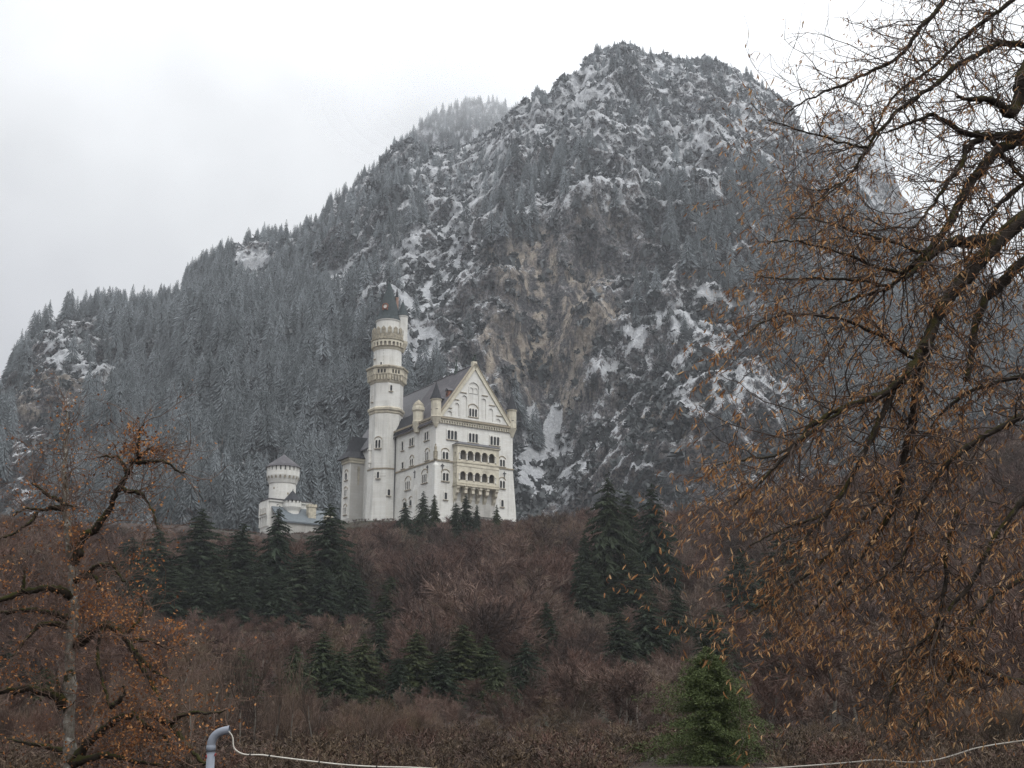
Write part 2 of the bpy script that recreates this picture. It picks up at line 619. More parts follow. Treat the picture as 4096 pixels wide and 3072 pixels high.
def ground_z(x, y):
    x, y = np.asarray(x, float), np.asarray(y, float)
    r = np.hypot(x, y)
    az = np.degrees(np.arctan2(x, y))
    z = np.interp(r, [0, 125, 170, 205, 270, 330, 365, 392, 420, 470, 560, 700, 2200], [0, 0, 2.6, 7.5, 21.5, 38.5, 50, 57.5, 60, 57, 55, 75, 90])
    z = z + smooth(10, 22, az) * smooth(180, 380, r) * 14
    front = smooth(70, 50, np.abs(az))
    # castle rock
    cx, cy = CORNER[0] + 4, CORNER[1] + 30
    d = np.hypot((x - cx) / 44, (y - cy) / 40)
    z = z + 5.0 * smooth(1.25, 0.75, d)
    z = z * front
    p = np.stack([x / 40, y / 40, np.zeros_like(x)], -1)
    return z + fbm(p, 3) * 2.2 * smooth(90, 200, r) * front


def grid_faces(nr, nc, wrap=False):
    i, j = np.meshgrid(np.arange(nr - 1), np.arange(nc if wrap else nc - 1), indexing='ij')
    j2 = (j + 1) % nc
    return np.stack([i * nc + j, i * nc + j2, (i + 1) * nc + j2, (i + 1) * nc + j], -1).reshape(-1, 4)


rr = np.concatenate([[0.5], np.geomspace(3, 80, 18), np.linspace(86, 700, 150), np.linspace(740, 2100, 20)])
aa = np.linspace(-math.pi, math.pi, 361)[:-1]
R_, A_ = np.meshgrid(rr, aa, indexing='ij')
gx, gy = R_ * np.sin(A_), R_ * np.cos(A_)
gv = np.stack([gx, gy, ground_z(gx, gy)], -1).reshape(-1, 3)
mb = MB()
mb.add(gv, grid_faces(len(rr), len(aa), True)[:, ::-1])
g_ = mb.build('ground', M['ground'], smooth_=True)
tag(g_, kind='structure')

# ------------------------------------------------------------------ mountain


def ell(px, py, lst, warp=None):
    out = np.zeros_like(px)
    for cx, cy, rx, ry, w, rot in lst:
        c, s = math.cos(math.radians(rot)), math.sin(math.radians(rot))
        dx, dy = px - cx, py - cy
        u, v = (c * dx + s * dy) / rx, (-s * dx + c * dy) / ry
        d = np.sqrt(u * u + v * v)
        if warp is not None:
            d = d + warp
        f = smooth(1.2, 0.72, d)
        out = np.maximum(out, f * w) if w > 0 else out * (1 + w * f)
    return out


FOREST = [(470, 820, 330, 210, 1, 0), (330, 740, 160, 70, 1, -10), (640, 640, 150, 130, 1, -20), (560, 1020, 420, 160, 1, 0), (760, 880, 130, 200, 1, 0),
          (430, 600, 90, 60, 1, -35), (600, 510, 60, 40, 1, 0), (700, 480, 60, 60, .8, -30), (800, 520, 90, 110, .75, 0), (860, 430, 60, 110, .8, 0), (930, 330, 90, 50, .7, -20),
          (1000, 260, 70, 40, .9, 0), (1030, 400, 60, 60, .5, 0), (1110, 420, 70, 90, .75, 10), (1200, 330, 90, 60, .3, 30), (1160, 210, 40, 40, .6, 0), (1300, 130, 70, 40, .6, 0),
          (1390, 180, 60, 110, .8, 0), (1370, 260, 60, 70, .6, 0), (1260, 290, 60, 50, .3, 0), (1500, 150, 90, 30, .8, 15), (1600, 190, 80, 40, .7, 30), (1560, 240, 50, 40, .2, 0),
          (1290, 420, 80, 50, .35, 0), (1480, 320, 70, 30, .25, 0), (1560, 400, 150, 30, .3, 0), (1500, 470, 150, 70, .9, 0), (1620, 470, 100, 150, .75, 0), (1590, 580, 120, 50, 1, 0), (1690, 620, 70, 60, .8, 0),
          (1390, 640, 40, 60, .5, 0), (1240, 360, 100, 40, .6, -20), (1700, 740, 60, 90, .6, 0), (1750, 450, 80, 140, .5, 0), (1800, 330, 60, 60, .5, 0), (1900, 480, 100, 90, .6, 0), (2000, 620, 180, 90, .9, 0), (2150, 700, 200, 120, 1, 0), (1900, 800, 200, 200, .9, 0),
          (100, 690, 70, 28, .8, -30), (40, 800, 30, 60, .7, -40), (-120, 950, 120, 150, 1, 0), (1160, 940, 26, 36, 1, 0), (1115, 930, 18, 60, 1, 0),
          (870, 860, 50, 60, .7, 0), (930, 800, 30, 50, .5, 0),
          (545, 565, 42, 36, -1, 0), (160, 770, 110, 70, -.9, 30), (110, 860, 80, 60, -.9, 0), (222, 872, 26, 16, -1, 0), (735, 600, 40, 42, -1, 0), (905, 760, 44, 44, -1, 0), (1005, 440, 70, 30, -.8, -40), (850, 590, 60, 60, -.7, 0), (1545, 390, 34, 24, -.9, 0)]
SNOW = [(940, 272, 34, 34, .9, 0), (1010, 300, 60, 26, .6, -20), (1400, 255, 330, 110, .45, 14), (1180, 240, 110, 90, .5, -40), (980, 420, 190, 90, .45, -40), (1330, 400, 200, 70, .35, 10), (850, 590, 150, 80, .4, 0), (1480, 760, 260, 110, .35, -20), (1200, 1010, 90, 90, .4, 0),
        (545, 570, 46, 34, 1, 0), (735, 600, 40, 44, 1.1, 0), (905, 762, 50, 42, 1.9, -35), (1010, 430, 110, 22, 1, -42), (1080, 330, 60, 14, .9, -60), (850, 560, 80, 50, .7, 0), (960, 480, 50, 40, .7, 0),
        (1130, 260, 70, 30, .7, -45), (1240, 200, 80, 40, .8, -40), (1195, 290, 30, 24, .8, 0), (1380, 330, 110, 26, .7, 20), (1550, 390, 26, 36, 1.1, 20), (1470, 290, 100, 50, .5, 0), (1330, 430, 40, 24, .9, -30), (1620, 290, 70, 90, .5, 40), (1680, 250, 40, 40, .7, 40),
        (1390, 710, 120, 22, .9, -42), (1460, 690, 70, 40, .6, -40), (1300, 800, 70, 26, .7, -45), (1590, 650, 110, 34, 1.1, 15), (1660, 690, 60, 26, 1, 20), (1580, 830, 110, 40, .6, -30), (1480, 860, 70, 60, .35, 0), (1700, 860, 90, 60, .6, -20),
        (1150, 1010, 46, 75, 1.25, 20), (1192, 925, 17, 55, 1.3, 14), (1145, 915, 16, 40, .9, 10), (1215, 985, 26, 40, .8, 0), (1230, 1010, 50, 60, .55, 0), (1340, 1000, 80, 50, .35, 0), (1300, 900, 50, 80, .4, 0),
        (140, 760, 60, 40, .9, 35), (210, 800, 60, 30, .8, 35), (222, 872, 26, 16, 1.2, 0), (90, 700, 30, 20, .7, 0), (920, 640, 30, 60, .8, 20), (880, 560, 40, 40, .6, 0), (900, 380, 60, 30, .6, -35), (1000, 300, 40, 30, .5, 0), (1830, 420, 80, 30, .8, 20), (1900, 330, 40, 40, .5, 30)]
OCHRE = [(1180, 700, 130, 150, .9, 0), (1260, 640, 60, 130, .9, 0), (1120, 560, 70, 90, .6, 0), (1200, 840, 90, 50, .6, 0), (1060, 780, 14, 24, 1, 0), (1300, 470, 60, 60, .5, 0), (140, 860, 110, 60, .6, 0), (1410, 900, 30, 60, .8, 0), (1510, 860, 40, 40, .5, 0), (1480, 930, 20, 50, .6, 0), (1240, 380, 60, 30, .3, 0), (60, 830, 40, 50, .5, 0), (1340, 860, 20, 60, .4, 0)]


def make_range(name, sil, dist, r0, step, rows, relief, cliff=None, back=420):
    """a real ridge: every column climbs from its foot at r0 to the crest and falls off behind"""
    sil = np.array(sil, float)
    xs = np.arange(sil[0, 0], sil[-1, 0] + 0.1, step)
    ys = np.interp(xs, sil[:, 0], sil[:, 1])
    D = np.interp(xs, *np.array(dist, float).T)
    ridge = np.array([at(x * S, y * S, 1.0) for x, y in zip(xs, ys)])
    hor = np.hypot(ridge[:, 0], ridge[:, 1])
    dirx, diry = ridge[:, 0] / hor, ridge[:, 1] / hor
    H = CAMZ + (ridge[:, 2] - CAMZ) / hor * D
    zb = 45.0
    tt = np.linspace(0, 1, rows)[:, None]
    sprof = tt ** 0.93 * np.ones_like(xs)[None]
    if cliff:
        w = np.exp(-((xs - cliff[0]) / cliff[1]) ** 2)[None]
        sc = np.interp(tt, [0, .26, .40, .62, 1], [0, .17, .52, .70, 1]) * np.ones_like(w)
        sprof = sprof * (1 - w) + sc * w
    r = r0 + (D - r0)[None] * tt
    z = zb + (H - zb)[None] * sprof
    P = np.stack([dirx[None] * r, diry[None] * r, z], -1)
    big = fbm(P / 150.0, 3) * 30
    rdg = ridged(P * np.array([1 / 72., 1 / 72., 1 / 190.]), 5) * 22
    small = fbm(P * np.array([1 / 17., 1 / 17., 1 / 30.]), 4) * 8.0
    tiny = fbm(P / 5.5, 2) * 2.2
    env = smooth(0, .12, tt) * (0.35 + 0.65 * smooth(1.0, .82, tt))
    # two smooth open chutes: beside the round tower and right of the palace
    for cx, wx in ((1165, 60), (908, 48)):
        env = env * (1 - .85 * np.exp(-((xs - cx) / wx) ** 2)[None] * smooth(.62, .45, tt))
    disp = (big + rdg) * relief * env + (small + tiny) * (0.35 + 0.65 * env)
    P[..., 0] -= dirx[None] * disp * 0.8
    P[..., 1] -= diry[None] * disp * 0.8
    P[..., 2] += disp * 0.32 + fbm(P / 26.0, 3) * 2.5
    reach = ((P[..., 2] - CAMZ) / np.hypot(P[..., 0], P[..., 1])).max(0)
    ker = np.ones(3) / 3
    lack = np.convolve(np.pad((H - CAMZ) / D - reach, 1, mode='edge'), ker, 'valid')
    P[..., 2] += lack[None] * np.hypot(P[..., 0], P[..., 1]) * smooth(.25, 1, tt)
    nb = 26
    q = (np.arange(1, nb + 1) / nb)[:, None]
    top = P[-1][None]
    B = np.stack([top[..., 0] + dirx[None] * back * q, top[..., 1] + diry[None] * back * q, top[..., 2] - (top[..., 2] - 40) * q ** 1.2], -1)
    B[..., 2] += fbm(B / 60.0, 3) * 8 * smooth(0, .2, q)
    V = np.concatenate([P, B]).reshape(-1, 3)
    px, py = bearing(V)
    wp = fbm(V / 60.0, 4) * 0.55
    forest = ell(px, py, FOREST, wp)
    snow = ell(px, py, SNOW, wp * 0.8)
    ochre = ell(px, py, OCHRE, wp)
    # drifts lie in the fall-line gullies
    lat = np.arctan2(V[:, 0], V[:, 1]) * 1200
    streak = fbm(np.stack([lat / 24.0, V[:, 2] * 0 + 3.3, V[:, 2] / 150.0], -1), 3)
    snow = snow * (0.75 + 0.6 * smooth(-.2, .5, streak)) + 0.40 * smooth(.12, .55, streak) * smooth(230, 380, V[:, 2]) * (1 - .6 * ochre) * (1 - .6 * forest)
    mb = MB()
    mb.add(V, grid_faces(rows + nb, len(xs)))
    o = mb.build(name, M['mountain'], smooth_=True, attrs={'snow': snow, 'forest': forest, 'ochre': ochre})
    tag(o, kind='structure')
    n = rows * len(xs)
    return V[:n], px[:n], py[:n], forest[:n], snow[:n], ochre[:n]


SIL = [(-420, 1120), (-200, 1010), (-60, 900), (0, 865), (20, 810), (60, 740), (90, 712), (125, 690), (160, 678), (250, 668), (320, 670), (380, 640), (420, 590), (440, 572), (500, 536), (545, 520), (600, 515), (640, 515),
       (695, 468), (722, 428), (742, 424), (766, 404), (790, 378), (812, 372), (838, 334), (852, 316), (872, 312), (884, 304), (906, 318), (950, 326), (1000, 318), (1055, 288), (1096, 254), (1108, 240), (1126, 228), (1146, 222), (1156, 198), (1176, 204), (1192, 208), (1206, 180), (1232, 166), (1258, 152), (1265, 132), (1286, 116), (1310, 104), (1340, 97), (1368, 100), (1380, 116), (1410, 122), (1440, 117), (1454, 134), (1490, 132), (1522, 128), (1546, 136), (1580, 146), (1600, 162), (1616, 162),
       (1632, 182), (1660, 196), (1690, 216), (1712, 238), (1724, 268), (1735, 296), (1760, 310), (1800, 345), (1860, 415), (1930, 500), (2050, 610), (2212, 660), (2500, 760), (2700, 900)]
DIST = [(-420, 1000), (0, 1060), (300, 1130), (700, 1180), (1100, 1250), (1340, 1290), (1700, 1300), (2212, 1150), (2700, 1050)]
MT = make_range('mountain', SIL, DIST, 610, 3.4, 400, 1.0, (1190, 190))
FR = make_range('far_ridge', [(700, 480), (790, 400), (850, 330), (885, 300), (905, 272), (930, 252), (960, 240), (1010, 226), (1060, 222), (1100, 232), (1140, 250), (1250, 300), (1400, 330)], [(700, 1750), (1400, 1750)], 1450, 4.5, 70, 0.6)
RP = make_range('right_peak', [(1640, 420), (1700, 330), (1740, 292), (1765, 270), (1785, 248), (1800, 240), (1815, 238), (1850, 262), (1880, 288), (1905, 306), (1925, 350), (1935, 385), (1950, 425), (1990, 462), (2050, 526), (2110, 566), (2160, 596), (2212, 606), (2400, 680), (2600, 800)], [(1640, 1480), (2600, 1420)], 1050, 4.0, 150, 0.6)

# ------------------------------------------------------------------ trees


def spruce_arrays(rng, whorls, nbr, sprigs, droop, ragged=0.2, width=0.17, low=0.06, blunt=0.8):
    """unit-height conifer: crown of drooping branches with hanging sprays; returns crown MB and trunk MB"""
    cr, tr = MB(), MB()
    tr.tube([(0, 0, -0.02), (0.003, 0, 0.5), (0, 0, 0.97)], [0.013, 0.008, 0.002], 5)
    V, F = [], []
    nv = 0
    for k in range(whorls):
        z = low + (0.985 - low) * (k / (whorls - 1)) ** 0.92
        rad = width * (1 - z) ** blunt * (1 if z > low + .12 else 0.72 + 0.28 * (z - low) / .12) + 0.006
        n = nbr if z < 0.85 else max(4, nbr - 3)
        a0 = rng.uniform(0, 6.28)
        for b in range(n):
            a = a0 + 6.2832 * b / n + rng.normal(0, .25)
            L = rad * (1 + rng.normal(0, ragged))
            if rng.random() < 0.06:
                L *= 1.25
            L = max(L, 0.004)
            zz = z + rng.normal(0, 0.014)
            ca, sa = math.cos(a), math.sin(a)
            dr = droop * (0.6 + 0.6 * (1 - z)) * (1 + rng.normal(0, .2))

            def bp(s):
                return np.array([ca * L * s, sa * L * s, zz + L * (0.12 * s - dr * s * s + 0.25 * dr * s ** 4)])
            for q in range(sprigs):
                s = (q + 0.4 + rng.uniform(-.3, .3)) / sprigs
                p = bp(s)
                side = rng.choice([-1, 1])
                w = L * (0.23 - 0.12 * s) * rng.uniform(.7, 1.3) + 0.002
                ln = L * rng.uniform(.14, .30) + 0.004
                da = a + side * rng.uniform(.3, 1.1)
                d = np.array([math.cos(da), math.sin(da), -rng.uniform(.15, .9) * (0.4 + droop)])
                tip = p + d * ln
                o = np.array([-sa, ca, 0]) * w * .5
                V += [p - o * .6 + [0, 0, .004], p + o * .6, tip + [0, 0, -ln * .1], p + d * ln * .35 + [0, 0, -w * rng.uniform(.3, 1.0)]]
                F.append((nv, nv + 1, nv + 2, nv + 3))
                nv += 4
    cr.add(V, np.array(F))
    return cr, tr


def rot_z(v, a):
    c, s = math.cos(a), math.sin(a)
    return np.stack([v[:, 0] * c - v[:, 1] * s, v[:, 0] * s + v[:, 1] * c, v[:, 2]], 1)


# --- mountain conifers
rng = np.random.default_rng(21)
FV = []


def tier_tree(rng, tiers, n, rad, droop):
    """small conifer for the distance: overlapping skirts of drooping fronds"""
    b = MB()
    V, F = [], []
    for k in range(tiers):
        z = .06 + .90 * (k / (tiers - 1)) ** .95
        R = rad * (1 - z) ** .72 * rng.uniform(.85, 1.15) + .012
        m = n if z < .8 else 5
        a0 = rng.uniform(0, 6.28)
        for q in range(m):
            if rng.random() < .08:
                continue
            a = a0 + 6.2832 * q / m + rng.normal(0, .12)
            L = R * rng.uniform(.8, 1.12)
            dz = rng.normal(0, .012)
            w = 3.6 / m
            for s_, lf in ((-1, 1.0), (1, 1.0)):
                aa_ = a + s_ * w * .5
                i0 = len(V)
                V += [(.10 * L * math.cos(a), .10 * L * math.sin(a), z + .045 + dz), (L * .62 * math.cos(aa_), L * .62 * math.sin(aa_), z - droop * L * .55 + dz),
                      (L * math.cos(a + s_ * w * .15), L * math.sin(a + s_ * w * .15), z - droop * L * rng.uniform(.8, 1.15) + dz), (L * .6 * math.cos(a), L * .6 * math.sin(a), z - droop * L * .28 + dz)]
                F.append((i0, i0 + 1, i0 + 2, i0 + 3))
    b.add(np.array(V), np.array(F), 0)
    b.add(np.array([(0.014, 0, -.06), (-.007, .012, -.06), (-.007, -.012, -.06), (0, 0, 1.0)]), np.array([(0, 1, 3), (1, 2, 3), (2, 0, 3)]), 1)
    return b


for k in range(9):
    mbv = tier_tree(rng, 15 + k % 5, 10, .2 + .015 * (k % 5), .55 + .07 * (k % 3))
    nv_ = len(mbv.arrays()[0])
    FV.append((mbv, mbv.mesh('frosted_spruce', [M['frost'], M['trunk']], attrs={'tone': np.full(nv_, [.1, .9, .4, .65, .25, .8, .5, .15, .6][k])})))


def pick_sites(T, N, wfun, rng, keep=None):
    V, px, py, forest, snow, ochre = T
    w = wfun(V, px, py, forest, snow, ochre)
    w = np.where((px > -60) & (px < 2290) & (py < 1200), w, 0)
    idx = rng.choice(len(V), size=N, replace=False, p=w / w.sum())
    return V[idx], px[idx], py[idx]


def forest_w(V, px, py, fo, sn, oc):
    hi = np.interp(V[:, 2], [300, 480], [1.0, .75])
    return np.maximum(fo, 0.0) ** 1.3 * hi + 0.007 * (oc < .3)


def merge(items, name, mats, nm=None):
    """one mesh of many copies: items = (MB, x, y, z, sx, sz, rot)"""
    out = MB()
    tone, tr_ = [], np.random.default_rng(3)
    for mbv, x, y, z, sx, sz, a in items:
        v, f, m = mbv.arrays()
        tone.append(np.full(len(v), tr_.random()))
        out.add(rot_z(v, a) * np.array([sx, sx, sz]) + np.array([x, y, z]), f[0], m[0])
        for f_, m_ in zip(f[1:], m[1:]):
            out.f.append(f_ + out.n - len(v))
            out.m.append(m_)
    return out.build(name, mats, attrs={'tone': np.concatenate(tone)})


s1, p1x, p1y = pick_sites(MT, 5200, forest_w, rng)
s2, p2x, p2y = pick_sites(RP, 420, forest_w, rng)
cr_ = MT[0].reshape(400, -1, 3)[-7:-1].reshape(-1, 3)
kx, ky = bearing(cr_)
cr_ = cr_[(kx > -40) & (kx < 900)]
s3 = cr_[rng.choice(len(cr_), 130, replace=False)]
fr_ = FR[0].reshape(70, -1, 3)[42:].reshape(-1, 3)
fx_, fy_ = bearing(fr_)
fr_ = fr_[(fx_ > 840) & (fx_ < 1130)]
s4 = fr_[rng.choice(len(fr_), min(len(fr_), 900), replace=False)]
sites = np.concatenate([s1, s2, s3, s4])
sx_, sy_ = bearing(sites)
hh = rng.uniform(17, 30, len(sites)) * np.interp(sites[:, 2], [100, 250, 330, 480, 750], [.85, .88, .92, .58, .46])
# wind-clipped pines crown the summit
hh = np.where(np.hypot(sites[:, 0], sites[:, 1]) > 1500, rng.uniform(11, 19, len(sites)), hh)
rat = hh / np.hypot(sites[:, 0], sites[:, 1]) * (sy_ < 1100) * (sx_ > 0) * (sx_ < 2212)
order = np.argsort(-rat)
near300 = set(order[:300].tolist())
rest = []
for i in range(len(sites)):
    k = int(rng.integers(len(FV)))
    a, sxy = rng.uniform(0, 6.28), hh[i] * rng.uniform(.9, 1.35)
    x, y, z = sites[i]
    if i in near300:
        o = link('frosted_spruce', FV[k][1])
        o.location = (x, y, z - 0.8)
        o.scale = (sxy, sxy, hh[i])
        o.rotation_euler = (0, 0, a)
        tag(o, 'frosted grey green spruce standing in the dense forest on the mountainside', 'conifer', 'frosted spruces on the lower mountainside')
    else:
        rest.append((FV[k][0], x, y, z - 0.8, sxy, hh[i], a))
fo_ = merge(rest, 'mountain_forest', [M['frost'], M['trunk']])
tag(fo_, kind='stuff')

# trees along the misty far ridge and the scrub on ledges
scr = MB()
for k in range(40):
    n = 26
    c = rng.normal(0, 1, (n, 3)) * [.42, .42, .3] + [0, 0, .35]
    d1, d2 = rng.normal(0, .3, (n, 3)), rng.normal(0, .3, (n, 3))
    if k == 0:
        SCV = []
    b = MB()
    b.add(np.stack([c - d1, c + d2, c + d1, c - d2], 1).reshape(-1, 3), np.arange(4 * n).reshape(-1, 4))
    SCV.append(b)


def scrub_w(V, px, py, fo, sn, oc):
    n = fbm(V / 30.0, 3)
    return np.clip(n + .35, 0, 1) ** 2 * (1 - 0.6 * np.clip(sn, 0, 1)) * (0.35 + 0.65 * (1 - fo)) * (px > 800) * (1 - .55 * oc) + 0.05


ss, ax, ay = pick_sites(MT, 11000, scrub_w, rng)
sr, bx, by = pick_sites(RP, 500, scrub_w, rng)
items = []
crest_rows = MT[0].reshape(400, -1, 3)[-5:].reshape(-1, 3)
cpx, cpy = bearing(crest_rows)
crest = crest_rows[(cpx > 780) & (cpx < 1760)]
crest = crest[rng.choice(len(crest), 330, replace=False)]
CREST_SET = len(ss) + len(sr)
for p in np.concatenate([ss, sr, crest]):
    s = rng.uniform(1.5, 4.0) * (1.5 if rng.random() < .12 else 1)
    items.append((SCV[int(rng.integers(40))], p[0], p[1], p[2] - .4, s, s * rng.uniform(.7, 1.3), rng.uniform(0, 6.28)))
tag(merge(items, 'mountain_scrub', [M['scrub']]), kind='stuff')

# --- bare broadleaved trees on the castle hill


def bare_arrays(rng, levels=3, twigs=900, spread=0.42, upright=0.5, stems=1, w=0.006):
    """unit-height leafless tree: trunk MB and a crown MB of branches and fine twig ribbons"""
    tr, cr = MB(), MB()
    ends = []

    def limb(p, d, L, r, lv, mbt):
        pts = [p]
        for k in range(4):
            d = d + rng.normal(0, .14, 3) + np.array([0, 0, .10 * upright])
            d /= np.linalg.norm(d)
            p = p + d * L / 4
            pts.append(p)
        mbt.tube(pts, np.linspace(r, r * .45, 5), 4 if lv else 5, cap=False)
        if lv < levels:
            n = int(rng.integers(3, 6)) if lv else int(rng.integers(6, 9))
            for q in range(n):
                s = rng.uniform(.35 if lv else .3, 1.0)
                base = pts[min(4, int(s * 4))]
                ax = np.cross(d, rng.normal(0, 1, 3))
                ax /= np.linalg.norm(ax) + 1e-9
                ang = rng.uniform(.35, .95)
                nd = d * math.cos(ang) + ax * math.sin(ang)
                limb(base, nd, L * rng.uniform(.5, .75), r * .45, lv + 1, cr)
        else:
            ends.append((pts, d))
    for s in range(stems):
        b = np.array([rng.normal(0, .05), rng.normal(0, .05), -.02]) * (stems > 1)
        d0 = np.array([rng.normal(0, .05 + .2 * (stems > 1)), rng.normal(0, .05 + .2 * (stems > 1)), 1.0])
        limb(b, d0 / np.linalg.norm(d0), 0.55, 0.014 if stems == 1 else .009, 0, tr if s == 0 else cr)
    V, F, nv = [], [], 0
    per = max(1, twigs // max(1, len(ends)))
    for pts, d in ends:
        for q in range(per):
            p = pts[int(rng.integers(1, 5))] + rng.normal(0, .006, 3)
            td = d + rng.normal(0, .5, 3) + np.array([0, 0, .25 * upright])
            td /= np.linalg.norm(td)
            L = rng.uniform(.05, .12)
            o = np.cross(td, rng.normal(0, 1, 3))
            o = o / (np.linalg.norm(o) + 1e-9) * w * rng.uniform(.4, 1)
            m_ = p + td * L * .5 + rng.normal(0, .006, 3)
            e = p + td * L
            V += [p - o, p + o, m_ + o * .7, m_ - o * .7, e]
            F += [(nv, nv + 1, nv + 2, nv + 3)]
            nv += 5
            cr.f  # keep quads and tips together
            TIPS.append((nv - 2, nv - 3, nv - 1))
    base = cr.n
    cr.add(np.array(V), np.array(F))
    cr.f.append(np.array(TIPS) + base)
    cr.m.append(np.zeros(len(TIPS), int))
    TIPS.clear()
    return cr, tr


TIPS = []
rng = np.random.default_rng(5)
BARE = []                          # (crown MB, trunk MB, prototype object, material index)
HALL = MB()
for k in range(8):
    cr, tr = bare_arrays(rng, 3, 1500, upright=[.4, .7, .5, 1.0][k % 4], w=0.0042)
    mi = [0, 1, 2, 0, 1, 0, 3, 2][k]
    cm, tm = cr.mesh('crown', TW[mi]), tr.mesh('trunk', M['barktrunk'])
    hgt = max(np.max(np.concatenate(cr.v)[:, 2]), .5)
    BARE.append((cr, tr, cm, tm, mi, hgt))
CREST = np.array([(-100, 1110), (0, 1100), (200, 1120), (560, 1150), (690, 1160), (740, 1135), (860, 1118), (1000, 1108), (1120, 1118), (1200, 1092), (1300, 1085), (1450, 1092), (1560, 1070), (1700, 1000), (1900, 930), (2212, 850), (2400, 820)], float)


def place_thing(name, meshes, loc, scale, rz, label, cat, group=None):
    r = empty(name, loc, rz)
    r.scale = scale
    tag(r, label, cat, group)
    for n_, me in meshes:
        link(n_, me, r)
    return r


